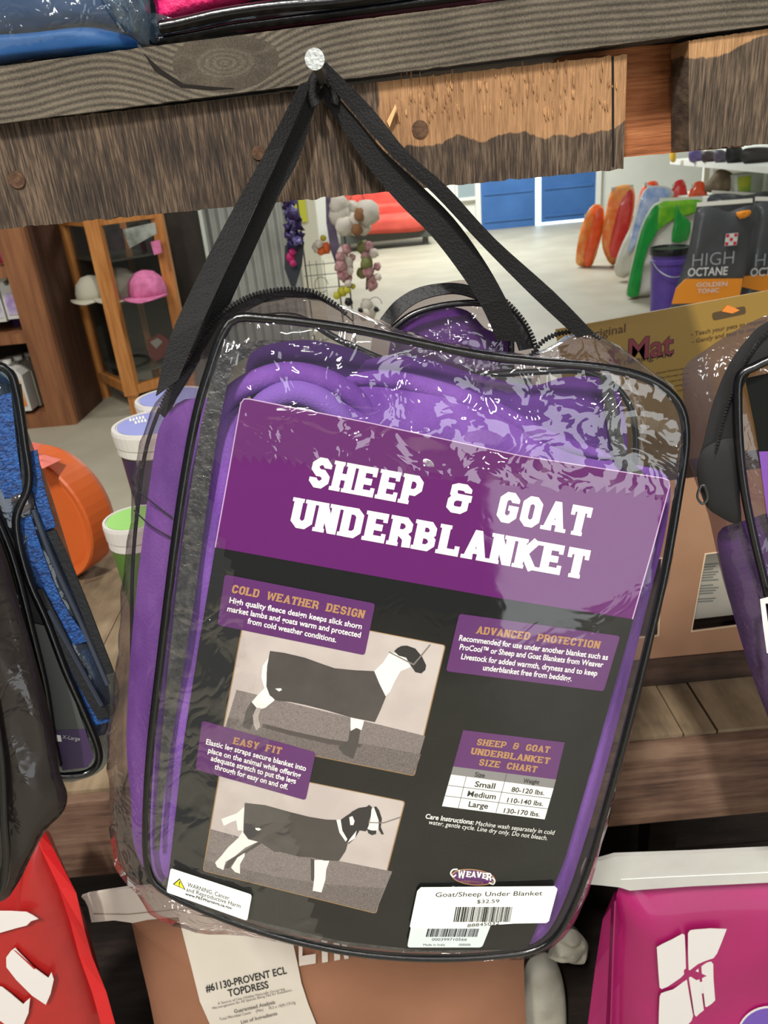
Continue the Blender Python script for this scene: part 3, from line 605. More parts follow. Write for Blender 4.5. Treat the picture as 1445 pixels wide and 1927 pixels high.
prints(p1, CB, [
    ('shadow', PBK if False else mat('photo_shadow', (70, 62, 58), .6), .0005, [(330, 872), (500, 915), (700, 958), (870, 985), (860, 1002), (700, 985), (500, 940), (330, 893)]),
    ('coat', PWH, .0005, [(365, 510), (330, 560), (323, 620), (340, 680), (300, 720), (262, 765), (300, 800), (345, 785), (395, 745), (362, 700), (350, 600)]),
    ('hind_leg', COT, .00054, [(268, 752), (240, 800), (220, 890), (262, 908), (282, 850), (300, 790)]),
    ('hind_leg', mat('photo_grey_coat', (168, 158, 150), .6), .00056, [(296, 785), (276, 830), (282, 880), (295, 910), (318, 890), (306, 835), (322, 788)]),
    ('front_leg', COT, .00054, [(808, 885), (862, 900), (850, 980), (822, 1065), (770, 1040), (740, 1000), (795, 965)]),
    ('front_leg', PWH, .00056, [(808, 840), (882, 855), (868, 908), (840, 895), (808, 912)]),
    ('blanket_print', COT, .0006, [(370, 477), (450, 488), (560, 514), (640, 543), (720, 571), (830, 582), (937, 587), (965, 650), (1000, 725), (970, 800), (940, 864), (800, 836), (680, 800), (560, 770), (480, 754), (405, 747), (368, 718), (350, 670), (354, 560)]),
    ('neck', PWH, .00062, [(937, 587), (985, 540), (1020, 485), (1062, 492), (1112, 520), (1135, 565), (1080, 587), (1050, 640), (1022, 700), (998, 722), (965, 655)]),
    ('head', PBK, .00066, [(1045, 478), (1062, 462), (1085, 450), (1115, 448), (1160, 464), (1198, 510), (1219, 555), (1214, 580), (1192, 599), (1160, 592), (1138, 560), (1110, 512), (1070, 503)]),
    ('halter', mat('photo_halter', (120, 112, 108), .6), .0007, [(1018, 480), (1150, 546), (1240, 440), (1244, 444), (1152, 556), (1016, 486)]),
    ('emblem', WHT, .0007, [(398, 682), (430, 680), (434, 690), (418, 697)])])
p2, q = photo('photo_print', [(415, 1438), (763, 1508), (708, 1720), (381, 1639)], 'print of a goat wearing a dark blanket')
tl, tr, br, bl = q
CC = crop(340, 1340, 3.141)
prints(p2, lambda p: p, [('grass', GRS, .0004, [(396, 1560), (560, 1605), (738, 1640), br, bl]), ('grass', GR2, .00046, [(385, 1618), (520, 1650), (620, 1665), (722, 1672), br, bl])])
prints(p2, CC, [
    ('coat', PWH, .0005, [(376, 560), (330, 600), (240, 632), (255, 673), (300, 650), (328, 640), (338, 700), (376, 700)]),
    ('hind_leg', COT, .0005, [(460, 765), (380, 818), (280, 880), (258, 922), (285, 925), (330, 868), (450, 795), (480, 775)]),
    ('hind_leg', PWH, .00054, [(368, 700), (340, 745), (280, 800), (240, 850), (203, 890), (215, 917), (252, 934), (265, 885), (320, 852), (380, 802), (460, 765)]),
    ('hind_leg', PWH, .00056, [(378, 832), (335, 860), (298, 920), (320, 945), (350, 956), (350, 900), (378, 852)]),
    ('front_leg', COT, .00054, [(768, 865), (794, 875), (786, 1000), (770, 995)]),
    ('front_leg', PWH, .00056, [(790, 875), (880, 875), (860, 930), (855, 990), (832, 1066), (780, 1056), (790, 980)]),
    ('blanket_print', COT, .0006, [(378, 537), (500, 551), (640, 590), (760, 620), (860, 636), (922, 638), (937, 700), (990, 765), (975, 820), (935, 880), (850, 878), (780, 860), (700, 855), (580, 825), (555, 828), (470, 770), (400, 752), (370, 712), (372, 640)]),
    ('neck', PBK, .00062, [(935, 645), (970, 620), (1000, 600), (1020, 583), (1035, 640), (1060, 695), (1030, 745), (992, 780), (970, 755), (945, 700)]),
    ('collar', PWH, .00064, [(920, 638), (945, 636), (955, 700), (985, 752), (975, 766), (938, 712)]),
    ('throat', PWH, .00064, [(985, 775), (1030, 745), (1040, 700), (1034, 708), (1000, 750)]),
    ('head', PBK, .00066, [(1008, 592), (1050, 568), (1100, 560), (1112, 549), (1130, 562), (1128, 600), (1112, 650), (1110, 690), (1092, 705), (1060, 700), (1030, 672)]),
    ('face', PWH, .00068, [(1128, 572), (1145, 566), (1165, 578), (1176, 620), (1168, 680), (1158, 715), (1125, 712), (1103, 690), (1120, 650)]),
    ('muzzle', PBK, .0007, [(1100, 690), (1130, 700), (1158, 700), (1155, 720), (1130, 728), (1108, 716)]),
    ('ear', PBK, .0007, [(1142, 562), (1155, 558), (1172, 580), (1189, 630), (1182, 680), (1201, 724), (1185, 722), (1170, 695), (1170, 640)]),
    ('ear', PWH, .0007, [(996, 622), (1015, 615), (1028, 645), (1020, 668), (1002, 668)]),
    ('leash', MATS['photo_halter'], .00072, [(1115, 650), (1200, 652), (1300, 618), (1300, 624), (1200, 658), (1115, 656)]),
    ('emblem', WHT, .0007, [(440, 685), (465, 685), (475, 694), (460, 702), (444, 696)])])
def textblock(name, lines, m, bold=.012, lift=.001):
    obj(name, join(*[words(card, s, a, b, u, lift, bold) for s, a, b, u in lines]), m, cardthing)
panel('text_panel', [(423, 1081), (706, 1136), (686, 1233), (409, 1176)], PAN, lift=.0008)
panel('text_panel', [(380, 1356), (594, 1416), (575, 1506), (368, 1448)], PAN, lift=.0008)
panel('text_panel', [(864, 1155), (1167, 1197), (1136, 1301), (839, 1263)], PAN, lift=.0008)
for a in (('COLD WEATHER DESIGN', (435, 1115), (684, 1164), (4, -15)), ('EASY FIT', (438, 1400), (528, 1420), (3.5, -13)), ('ADVANCED PROTECTION', (895, 1192), (1127, 1221), (4, -14))):
    obj('heading_text', display(card, *a, .001, .23), GLD, cardthing, label='gold heading %s' % a[0])
u1 = (2, -10); u2 = (2, -9.5); u3 = (2.5, -10)
textblock('body_text', [
    ('High quality fleece design keeps slick shorn', (431, 1134), (680, 1184), u1), ('market lambs and goats warm and protected', (427, 1150), (678, 1200), u1), ('from cold weather conditions.', (465, 1173), (632, 1209), u1)], WHT, .02)
textblock('body_text', [
    ('Elastic leg straps secure blanket into', (387, 1400), (575, 1451), u2), ('place on the animal while offering', (391, 1416), (565, 1464), u2), ('adequate stretch to put the legs', (396, 1431), (556, 1475), u2), ('through for easy on and off.', (403, 1447), (541, 1486), u2)], WHT, .02)
textblock('body_text', [
    ('Recommended for use under another blanket such as', (863, 1205), (1143, 1242), u3), ('ProCool\u2122 or Sheep and Goat Blankets from Weaver', (864, 1222), (1134, 1256), u3), ('Livestock for added warmth, dryness and to keep', (867, 1240), (1123, 1272), u3), ('underblanket free from bedding.', (908, 1261), (1075, 1282), u3)], WHT, .02)
# size chart
CD = crop(780, 1140, 3.44)
ch = obj('size_chart', ink(card, CD([(315, 805), (972, 885), (915, 1125), (250, 1040)]), .0006), PAN, cardthing, label='size chart with purple heading')
obj('heading_text', join(display(card, 'SHEEP & GOAT', (896, 1402), (1033, 1417), (3.5, -12), .001, .23), display(card, 'UNDERBLANKET', (885, 1419), (1033, 1438), (3.5, -12), .001, .23), display(card, 'SIZE CHART', (900, 1440), (1009, 1454), (3.5, -12), .001, .23)), GLD, ch)
obj('grey_row', ink(card, CD([(250, 1040), (916, 1124), (900, 1182), (236, 1092)]), .0006), mat('print_grey', (128, 126, 124), .6), ch)
obj('table', ink(card, CD([(236, 1092), (900, 1182), (842, 1383), (178, 1297)]), .0006), WHT, ch)
def tl_(a, b): d = (Vector(b) - Vector(a)).normalized(); p = Vector((-d.y, d.x)) * 1.6; return [tuple(Vector(a) + p), tuple(Vector(b) + p), tuple(Vector(b) - p), tuple(Vector(a) - p)]
obj('table_line', join(*[ink(card, CD(tl_(a, b)), .0008) for a, b in [((215, 1162), (882, 1248)), ((197, 1230), (862, 1315)), ((335, 1105), (283, 1310)), ((598, 1086), (525, 1345))]]), mat('print_line', (90, 90, 90), .6), ch)
INK = mat('print_black', (24, 24, 26), .6)
def cw(s, a, b, up, bold=.015): A, B = CD([a, b]); return words(card, s, A, B, up, .001, bold)
obj('table_text', join(cw('Size', (388, 1105), (452, 1112), (2, -8)), cw('Weight', (702, 1146), (805, 1156), (2, -8)), cw('Small', (387, 1170), (518, 1185), (2.5, -10)), cw('Medium', (340, 1232), (523, 1253), (2.5, -10)), cw('Large', (347, 1300), (473, 1314), (2.5, -10)),
    cw('80-120 lbs.', (625, 1203), (838, 1226), (2.3, -8.5)), cw('110-140 lbs.', (597, 1272), (830, 1296), (2.3, -8.5)), cw('130-170 lbs.', (575, 1340), (808, 1365), (2.3, -8.5))), INK, ch)
obj('care_text', join(cw('Care Instructions:', (68, 1376), (380, 1416), (2.4, -8.5), .02), cw('Machine wash separately in cold', (393, 1420), (900, 1482), (3, -8), 0), cw('water, gentle cycle. Line dry only. Do not bleach.', (88, 1413), (857, 1518), (3, -8), 0)), WHT, cardthing)
# maker's oval emblem
ov = [(890.5 + 41 * math.cos(a) - 2 * math.sin(a), 1651 + 15 * math.sin(a) + 4.5 * math.cos(a)) for a in [i * math.pi / 16 for i in range(32)]]
lg = obj('oval_emblem', ink(card, ov, .0006), PAN, cardthing, label='small purple oval maker emblem')
ov2 = [(890.5 + (p[0] - 890.5) * .93, 1651 + (p[1] - 1651) * .88) for p in ov]
obj('emblem_ring', join(*[ink(card, [ov[i], ov[(i + 1) % 32], ov2[(i + 1) % 32], ov2[i]], .0008) for i in range(32)]), GLD, lg)
L = [('W', 861, 1652, 15), ('E', 877, 1650, 11), ('A', 886, 1650, 11), ('V', 896, 1651, 11), ('E', 907, 1653, 11), ('R', 915, 1656, 14)]
obj('emblem_lettering', join(*[display(card, c, (x, y), (x + (13 if c == 'W' else 9), y + 1.5), (1.5, -h), .001, .24) for c, x, y, h in L]), WHT, lg)
def ribb(px, w, lift=.001):
    P = spline(px, 6); A = []; B = []
    for i in range(len(P)):
        d = (P[min(i + 1, len(P) - 1)] - P[max(0, i - 1)]).normalized(); n = Vector((-d.y, d.x)) * w; A.append(tuple(P[i] + n)); B.append(tuple(P[i] - n))
    return join(*[ink(card, [A[i], A[i + 1], B[i + 1], B[i]], lift) for i in range(len(A) - 1)])
for a in ([(861, 1636), (852, 1637), (848, 1644), (853, 1650), (858, 1646)], [(920, 1661), (928, 1664), (931, 1657), (926, 1652)]): obj('emblem_flourish', ribb(a, 1.3), WHT, lg)
obj('emblem_lettering', words(card, 'LIVESTOCK', (868, 1660), (910, 1664), (1, -4), .001), GLD, lg)
obj('maker_text', words(card, 'Manufactured by Weaver Leather, LLC', (850, 1671), (935, 1675), (1, -4), .001), WHT, cardthing)
# stickers on the outside of the bag
def stk(x, y, lift=0): return BP(x, y, .0072 + lift)
stk.n = BN
STW = mat('sticker_paper', (232, 234, 226), .5)
def sticker(name, q, label, m=STW, lift=0, r=6):
    o = obj(name, ink(stk, rquad(q, r), lift + .0003, .0003), m, bag, label=label); return o
s2 = sticker('barcode_sticker', [(774, 1740), (924, 1740), (907, 1783), (766, 1783)], 'small pale barcode sticker', mat('sticker_paper_cool', (205, 214, 212), .5))
def bars(surf, x0, x1, yt, yb, slant, seed, lift):
    random.seed(seed); x = x0; G = []
    while x < x1:
        w = random.choice([.8, .8, 1.3, 2.0, 2.8]); 
        if x + w > x1: break
        G.append(ink(surf, [(x + slant, yt), (x + slant + w, yt), (x + w, yb), (x, yb)], lift)); x += w + random.choice([.8, 1.2, 1.8])
    return join(*G)
obj('barcode', bars(stk, 801, 899, 1748, 1763, 4, 5, .0005), INK, s2)
obj('sticker_text', join(words(stk, '000399710566', (812, 1770.5), (878, 1770.5), (1, -5), .0005), words(stk, 'Made in India', (796, 1780), (837, 1780), (.6, -4), .0005), words(stk, '000000', (863, 1780), (885, 1780), (.6, -4), .0005)), INK, s2)
s1 = obj('price_sticker', ink(stk, rquad([(787, 1671), (1049, 1668), (1031, 1737)], 6)[:12] + [(1027, 1737), (985, 1737), (960, 1738), (930, 1743), (880, 1746), (830, 1748), (774, 1748), (772, 1743)], .0007, .0003) if False else ink(stk, [(792, 1670), (1044, 1668), (1049, 1673), (1033, 1733), (1028, 1737), (968, 1738), (925, 1741), (890, 1745), (830, 1747), (776, 1748), (771, 1744), (785, 1677)], .0007, .0003), STW, bag, label='white price sticker reading Goat/Sheep Under Blanket $32.59')
obj('barcode', bars(stk, 853, 962, 1707, 1735, 5, 11, .0011), INK, s1)
obj('sticker_text', join(words(stk, 'Goat/Sheep Under Blanket', (819, 1688), (1020, 1685), (1.5, -8.5), .0011), words(stk, '$32.59', (897, 1700), (939, 1699), (1, -6.5), .0011), words(stk, '88845032', (879, 1745), (939, 1740), (1, -6), .0011)), INK, s1)
s3 = sticker('warning_sticker', [(321, 1634), (474, 1684), (465, 1733), (313, 1679)], 'white warning sticker with a yellow triangle', lift=.0003, r=5)
obj('warning_triangle', ink(stk, [(338, 1653), (349, 1675), (325, 1664)], .0008), INK, s3)
obj('warning_triangle', ink(stk, [(338, 1655.5), (346.5, 1673), (328, 1664)], .001), mat('print_yellow', (225, 215, 40), .5), s3)
obj('exclamation_mark', join(ink(stk, [(337, 1659), (339, 1659.5), (337.6, 1666), (336.6, 1665.7)], .0012), ink(stk, [(336.4, 1667), (337.9, 1667.4), (337.5, 1669), (336, 1668.6)], .0012)), INK, s3)
obj('sticker_text', join(words(stk, 'WARNING: Cancer', (352, 1668), (431, 1694), (1.5, -7.5), .0008), words(stk, 'and Reproductive Harm', (350, 1677), (452, 1709), (1.5, -7.5), .0008), words(stk, 'www.P65Warnings.ca.gov.', (348, 1684), (437, 1712), (1, -5), .0008, .02)), INK, s3)

# ================================================================== the room
def wall(name, geo, m, parent=None): return obj(name, geo, m, parent, kind='structure' if parent is None else None)
conc = mat('concrete_floor', (158, 152, 133), .5, var=(172, 167, 148), vscale=2.2, bump=.15, bscale=60, spec=.4)
wall('floor', box(-9, 12, -6, 16, -.05, 0), conc)
wh = mat('white_painted_wall', (222, 224, 212), .7, var=(230, 232, 222), vscale=2)
YW = 13.9
wb = wall('wall_back', box(-9, 12, YW, YW + .1, 0, 4.2), wh)
dk = mat('dark_wood_wall', (62, 46, 36), .8, var=(84, 62, 46), vscale=5, stretch=(6, 6, .4))
wall('wall_left', box(-9, hy(320, 500, 7.2).x, 7.2, 7.3, 0, 4.2), dk)
wall('wall_right', box(8.2, 8.3, -6, 14, 0, 4.2), wh)
# blue double doors
blue = mat('blue_door_paint', (58, 104, 164), .5, var=(66, 114, 176), vscale=3)
def hzw(x, y): return hy(x, y, YW - .06)
dx0, dx1, dx2, dx3 = hzw(905, 400).x, hzw(1007, 400).x, hzw(1018, 400).x, hzw(1119, 400).x
for n, a, b in (('door_1', dx0, dx1), ('door_2', dx2, dx3)):
    d = wall(n, box(a, b, YW - .07, YW - .01, .04 if n == 'door_2' else 0, 2.2), blue)
    obj('door_rail', box(a + .05, b - .05, YW - .085, YW - .07, .55, .60), blue, d); obj('door_rail', box(a + .05, b - .05, YW - .085, YW - .07, .12, .17), blue, d)
    obj('push_plate', box(a + .42, a + .5, YW - .09, YW - .07, .98, 1.02), steel, d)
day = mat('daylight_gap', (205, 232, 255), 1, emit=2.6)  # glowing strips stand in for daylight at the seam and under the door
wall('daylight_strip_1', box(dx1, dx2, YW - .05, YW - .02, 0, 2.2), day)
wall('daylight_strip_2', box(dx2, dx3, YW - .06, YW - .02, .0, .04), day)
wall('trim_3', box(dx3, dx3 + .09, YW - .08, YW, 0, 2.3), mat('white_trim', (232, 232, 224), .5))
wall('trim_4', box(dx0 - .09, dx0, YW - .08, YW, 0, 2.3), MATS['white_trim'])
# small white framed window left of the doors
w0 = hzw(862, 372); w1 = hzw(898, 372)
wn = wall('window_1', box(w0.x, w1.x, YW - .05, YW - .01, .55, 1.05), mat('window_grey', (150, 168, 172), .2))
for a in ((w0.x - .04, w0.x, .5, 1.1), (w1.x, w1.x + .04, .5, 1.1), (w0.x - .04, w1.x + .04, .5, .55), (w0.x - .04, w1.x + .04, 1.05, 1.1)): obj('window_frame', box(a[0], a[1], YW - .07, YW - .01, a[2], a[3]), MATS['white_trim'], wn)
# corrugated metal partition
cm = mat('corrugated_steel', (188, 190, 184), .45, .35, var=(168, 170, 164), vscale=3)
c0 = hy(392, 470, 6.6).x; c1 = hy(548, 470, 6.6).x + .06; V = []; n = 150
for i in range(n + 1):
    x = c0 + (c1 - c0) * i / n; y = 6.6 + .014 * math.sin(2 * math.pi * (x - c0) / .076)
    V += [(x, y, 0), (x, y, 3), (x, y + .03, 3), (x, y + .03, 0)]
wall('wall_partition', (V, [(4 * i + k, 4 * i + (k + 1) % 4, 4 * i + 4 + (k + 1) % 4, 4 * i + 4 + k) for i in range(n) for k in range(4)]), cm)
pp = mat('post_brown', (86, 58, 38), .8, var=(110, 76, 50), vscale=6, stretch=(6, 6, .4)); pd = mat('post_dark', (52, 46, 40), .8, var=(66, 58, 50), vscale=8)
wall('trim_5', box(c0 - .24, c0 - .02, 6.3, 6.55, 0, 3), pd)
wall('trim_6', box(c0 - .42, c0 - .24, 6.2, 6.5, 0, 3), pp)
wall('trim_7', box(c1 - .02, c1 + .17, 6.62, 6.8, 0, 3), mat('cream_post', (222, 220, 198), .6))
obj('yellow_sign', box(c1 + .0, c1 + .10, 6.60, 6.612, .95, 1.32), mat('yellow_sign', (214, 214, 60), .5), None, label='yellow strip sign on the cream post beside the corrugated partition', cat='sign')

# ================================================================== glass cabinet with caps
oak = mat('orange_oak', (178, 112, 52), .45, var=(206, 142, 76), vscale=10, stretch=(5, 5, .4), coat=.2)
A = hz(250, 742, .13); B = hz(192, 713, .13); Cc = hz(356, 712, .13)
cab = thing('glass_cabinet', 'orange oak corner cabinet with glass front showing caps on shelves', 'cabinet', (A.x, A.y, 0))
def postat(p, w, z0, z1, m, par, name='post', e=None): return obj(name, box(p.x - w / 2, p.x + w / 2, p.y - w / 2, p.y + w / 2, z0, z1), m, par)
D = B + (Cc - A)
zt_ = hy(215, 412, A.y).z
for p in (A, B, Cc, D): postat(p, .085 if p is A else .07, .13, zt_ + .3, oak, cab); postat(p, .06, 0, .13, oak, cab, 'foot')
def rail(p, q, z0, z1, w, m, par, name='rail'):
    d = (q - p); d.z = 0; nn = Vector((-d.y, d.x, 0)).normalized() * w / 2
    P = [Vector((v.x, v.y, z0)) for v in (p + nn, q + nn, q - nn, p - nn)]; return obj(name, prism(P, (0, 0, z1 - z0)), m, par)
for p, q in ((A, B), (A, Cc), (Cc, D), (B, D)):
    rail(p, q, .13, .19, .05, oak, cab); rail(p, q, zt_ - .03, zt_ + .05, .05, oak, cab)
gls = film_mat('cabinet_glass', haze=.0, crease=0, scale=3, rough=.03, thru=.9, big=0.02, refl=.7)
for p, q in ((A, Cc), (A, B)): rail(p, q, .19, zt_ - .03, .006, gls, cab, 'glass_pane')
inn = mat('cabinet_inside', (52, 50, 44), .7)
rail(B + Vector((.02, -.03, 0)), D, .13, zt_, .012, inn, cab, 'back_panel'); rail(Cc, D, .13, zt_, .012, inn, cab, 'side_panel')
shz = [hy(255, 560, A.y + .2).z, hy(262, 480, A.y + .2).z, hy(270, 690, A.y + .2).z]
for z in shz:
    P = [Vector((v.x, v.y, z - .015)) for v in (A.lerp(D, .06), Cc.lerp(B, .06), D.lerp(A, .04), B.lerp(Cc, .04))]
    obj('shelf', prism(P, (0, 0, .012)), mat('glass_shelf', (84, 88, 78), .2), cab)
def cap(name, label, px, z, m, w=.12, group=None, dy=.22):
    p = hy(px[0], px[1], A.y + dy); t = thing(name, label, 'cap', (p.x, p.y, z), group)
    obj('crown', lathe(p.x, p.y, z, [(w, 0), (w * 1.0, w * .45), (w * .86, w * .95), (w * .5, w * 1.3), (w * .12, w * 1.4)], 18), m, t, smooth=True)
    V = []; n = 12
    for i in range(n + 1):
        a = -math.pi * (.12 + .76 * i / n)
        V += [(p.x + w * .95 * math.cos(a), p.y + w * .95 * math.sin(a), z + .012), (p.x + w * 1.25 * math.cos(a), p.y + w * 1.8 * math.sin(a), z - .002 + .02 * abs(math.cos(a)))]
    V += [(v[0], v[1], v[2] + .006) for v in V]; k = 2 * (n + 1)
    f = [(2 * i, 2 * i + 1, 2 * i + 3, 2 * i + 2) for i in range(n)] + [(k + 2 * i, k + 2 * i + 2, k + 2 * i + 3, k + 2 * i + 1) for i in range(n)] + [(2 * i + 1, k + 2 * i + 1, k + 2 * i + 3, 2 * i + 3) for i in range(n)]
    obj('brim', (V, f), m, t, smooth=True)
cw_ = mat('cap_cream', (196, 192, 172), .9); cpk = mat('cap_pink', (224, 128, 176), .9, var=(190, 100, 140), vscale=18)
cap('cap', 'cream cap behind the middle post of the glass cabinet', (228, 552), shz[0], cw_, .135, dy=.26)
cap('cap', 'cream cap leftmost on the cabinet shelf', (176, 556), shz[0], cw_, .11, dy=.28)
cap('cap', 'pink cap with dark embroidery on the cabinet shelf', (278, 548), shz[0], cpk, .12, dy=.16)
def slabpx(name, px, Y, th, m, label, cat, par=None, group=None, sm=False):
    return obj(name, prism([hy(x, y, Y) for x, y in px], (0, th, 0)), m, par, label=label, cat=cat, group=group)
pr_ = mat('print_cloth_grey', (180, 186, 178), .9, var=(110, 116, 108), vscale=14); rd_ = mat('cloth_red', (150, 56, 58), .9)
slabpx('folded_bandana', [(230, 432), (290, 419), (294, 440), (244, 467)], A.y + .12, .02, pr_, 'grey and white printed bandana at the top of the glass cabinet', 'bandana')
slabpx('folded_bandana', [(283, 455), (300, 452), (304, 476), (290, 480)], A.y + .14, .02, cpk, 'small pink bandana at the right of the cabinet top', 'bandana')
bd_ = slabpx('folded_bandana', [(277, 640), (300, 628), (318, 640), (312, 668), (292, 682), (280, 668)], A.y + .3, .02, rd_, 'red bandana low in the glass cabinet', 'bandana')
slabpx('bandana_label', [(282, 644), (296, 636), (306, 643), (294, 656)], A.y + .29, .004, mat('cloth_label', (205, 205, 195), .8), 'white diamond tag', None, bd_)
slabpx('folded_bandana', [(204, 432), (228, 430), (236, 470), (212, 474)], A.y + .2, .02, mat('cloth_navy', (44, 46, 66), .9, var=(96, 70, 78), vscale=20), 'navy patterned bandana at the top left of the cabinet', 'bandana')

# ================================================================== wooden shelf unit with jugs (far left)
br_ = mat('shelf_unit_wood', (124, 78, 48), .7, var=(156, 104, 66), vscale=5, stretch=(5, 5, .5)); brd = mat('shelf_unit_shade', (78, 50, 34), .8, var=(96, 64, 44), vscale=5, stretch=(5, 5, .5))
P0 = hz(146, 797, 0); Q0 = hz(188, 755, 0)
unit = thing('shelf_unit', 'brown wooden shelf unit holding jugs at the far left', 'shelf', (P0.x, P0.y, 0))
obj('stile', box(P0.x - .17, P0.x, P0.y - .02, P0.y + .03, 0, 1.75), br_, unit)
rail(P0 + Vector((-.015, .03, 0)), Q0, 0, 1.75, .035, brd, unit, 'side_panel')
for y in (500, 628, 786):
    z = hy(40, y, P0.y).z; z = max(z, .09)
    obj('shelf_board', box(P0.x - 1.6, P0.x - .03, P0.y - .0, P0.y + .42, z - .06, z), br_, unit)
obj('kick_board', box(P0.x - 1.6, P0.x - .17, P0.y - .015, P0.y + .01, 0, .08), br_, unit)
obj('back_panel', box(P0.x - 1.6, P0.x, P0.y + .43, P0.y + .45, 0, 1.75), mat('unit_back', (30, 24, 20), .9), unit)
jw = mat('jug_white', (222, 222, 216), .4); jp = mat('jug_cap_purple', (70, 40, 110), .4); jl = mat('jug_label_purple', (168, 140, 196), .5, var=(225, 225, 230), vscale=12); jo = mat('jug_label_orange', (226, 196, 140), .5, var=(226, 128, 50), vscale=9)
jd = mat('jug_dark', (24, 22, 30), .5)
def jug(px, py, Y, w, h, label, lm, capm, body=jw, group=None, dp=None):
    p = hy(px, py, Y); dp = dp or w * .7; t = thing('jug', label, 'jug', (p.x, p.y, p.z), group)
    pr = [(-.5, 0), (-.46, -.0), (.5, 0), (.5, .72), (.36, .84), (.14, .88), (.14, .95), (-.04, .95), (-.04, .9), (-.2, .98), (-.34, .99), (-.5, .8)]
    obj('body', prism([(p.x + a * w, p.y - dp / 2, p.z + b * h) for a, b in [(-.5, 0), (.5, 0), (.5, .72), (.36, .84), (.16, .88), (.16, .94), (-.02, .94), (-.02, .88), (-.1, .80), (-.26, .80), (-.28, .9), (-.1, .94), (-.1, .99), (-.36, .99), (-.5, .8)]], (0, dp, 0)), body, t)
    obj('screw_cap', lathe(p.x + .07 * w, p.y, p.z + h * .94, [(w * .13, 0), (w * .13, h * .07)], 12), capm, t)
    obj('label', box(p.x - w * .42, p.x + w * .42, p.y - dp / 2 - .004, p.y - dp / 2, p.z + h * .1, p.z + h * .62), lm, t)
for k, (x, y, w, h, Y) in enumerate(((44, 596, .145, .25, 4.95), (-2, 604, .14, .25, 4.95))):
    jug(x, y, Y, w, h, ['white jug with purple label and dark cap on the middle shelf', 'white jug with purple label cut by the left photo edge'][k], jl, jp)
obj('carton', box(hy(2, 530, 5.1).x, hy(60, 530, 5.1).x, 5.1, 5.2, hy(20, 620, 5.1).z, hy(20, 506, 5.1).z), mat('carton_purple', (84, 44, 118), .6), None, label='dark purple carton behind the jugs on the middle shelf', cat='box')
for k in range(3):
    jug(36 + k * 19, 770 - k * 9, P0.y + .05 + .14 * k, .21, .32, ['white jug with orange label on the bottom shelf, nearest', 'white jug directly behind the orange-labelled jug', 'white jug at the back of the bottom shelf row'][k], jo, jw, mat('jug_white' if k == 0 else 'jug_grey', (150, 146, 130), .5), dp=.12)
for k, (x, c) in enumerate(((8, (200, 70, 110)), (24, (190, 190, 180)), (40, (60, 60, 58)))):
    p = hy(x, 494, 4.95); t = thing('bottle', ['pink bottle on the top shelf', 'pale bottle on the top shelf between pink and dark ones', 'dark bottle on the top shelf next to the stile'][k], 'bottle', p)
    obj('body', lathe(p.x, p.y, p.z, [(.035, 0), (.035, .12), (.018, .15), (.018, .17)], 12), mat('bottle_%s' % ['pink', 'pale', 'dark'][k], c, .4), t, smooth=True)
    obj('screw_cap', lathe(p.x, p.y, p.z + .17, [(.02, 0), (.02, .02)], 12), jw, t)

# ================================================================== sofa
sf = mat('sofa_red', (196, 74, 62), .85, var=(214, 90, 74), vscale=5); sg = mat('sofa_base_grey', (78, 80, 74), .8)
sp = hz(740, 462, 0); YS = sp.y
sofa = thing('sofa', 'red upholstered sofa with grey base at the back of the hall', 'sofa', (sp.x, YS, 0))
def pil(px, Y, tf, tb, m, par, name, k=5, **kw): return obj(name, pillow([hy(v.x, v.y, Y) for v in spline(px, k, True)], (0, -1, 0), tf, tb, 6, 48, **kw), m, par, smooth=True)
pil([(640, 420), (640, 352), (700, 340), (760, 345), (790, 372), (806, 402), (800, 425), (700, 432)], YS + .25, .15, .2, sf, sofa, 'backrest', pw=6)
pil([(650, 402), (700, 404), (780, 398), (806, 400), (812, 418), (800, 434), (700, 440), (650, 440)], YS - .1, .35, .3, sf, sofa, 'seat_cushion', pw=6)
pil([(655, 382), (700, 384), (780, 380), (795, 392), (780, 404), (700, 408), (655, 406)], YS + .05, .12, .1, sf, sofa, 'lumbar_cushion', pw=6)
a = hy(640, 440, YS - .3); b = hy(812, 430, YS - .3); obj('base', box(a.x, b.x, YS - .35, YS + .45, .12, .30), sg, sofa)
for x in (a.x + .1, b.x - .1): obj('foot', box(x - .04, x + .04, YS - .3, YS - .2, 0, .12), sg, sofa)

# ================================================================== wire display stand with trinkets
YR = 4.2; wire = mat('grey_wire', (84, 84, 82), .5, .5)
st = thing('wire_stand', 'grey wire display stand hung with flowers and plush toys', 'display stand', hy(610, 480, YR).xy.to_3d())
G = {}
def wpx(px, Y=YR, r=.004): return tube([hy(x, y, Y) for x, y in px], r, 6)
def vw(x, y, Y): p = hy(x, y, Y); return tube([Vector((p.x, Y, 0)), Vector((p.x, Y, 1.62))], .004, 6)
for x in (572, 632, 652): obj('wire', vw(x, 480, YR), wire, st)
for y0 in (500, 520, 545, 370):
    p = hy(572, y0, YR); q = hy(652, y0 - 4, YR); obj('wire', tube([(p.x, YR, p.z), (q.x, YR, p.z)], .002, 6), wire, st)
for x in (585, 598, 612): p = hy(x, 520, YR); obj('wire', tube([(p.x, YR, p.z - .1), (p.x, YR, p.z + .08)], .0015, 6), wire, st)
for (x, y) in ((672, 378), (706, 572), (605, 535)):
    p = hy(x, y, YR - .03); obj('hook', tube([p + Vector((.035 * math.cos(a), -.02, .04 * math.sin(a))) for a in [i * .5 for i in range(12)]], .0018, 5), wire, st)
obj('base_ring', tube([(hy(610, 480, YR).x + .25 * math.cos(a), YR + .25 * math.sin(a), .012) for a in [i * math.pi / 12 for i in range(24)]], .01, 6, True), wire, st)
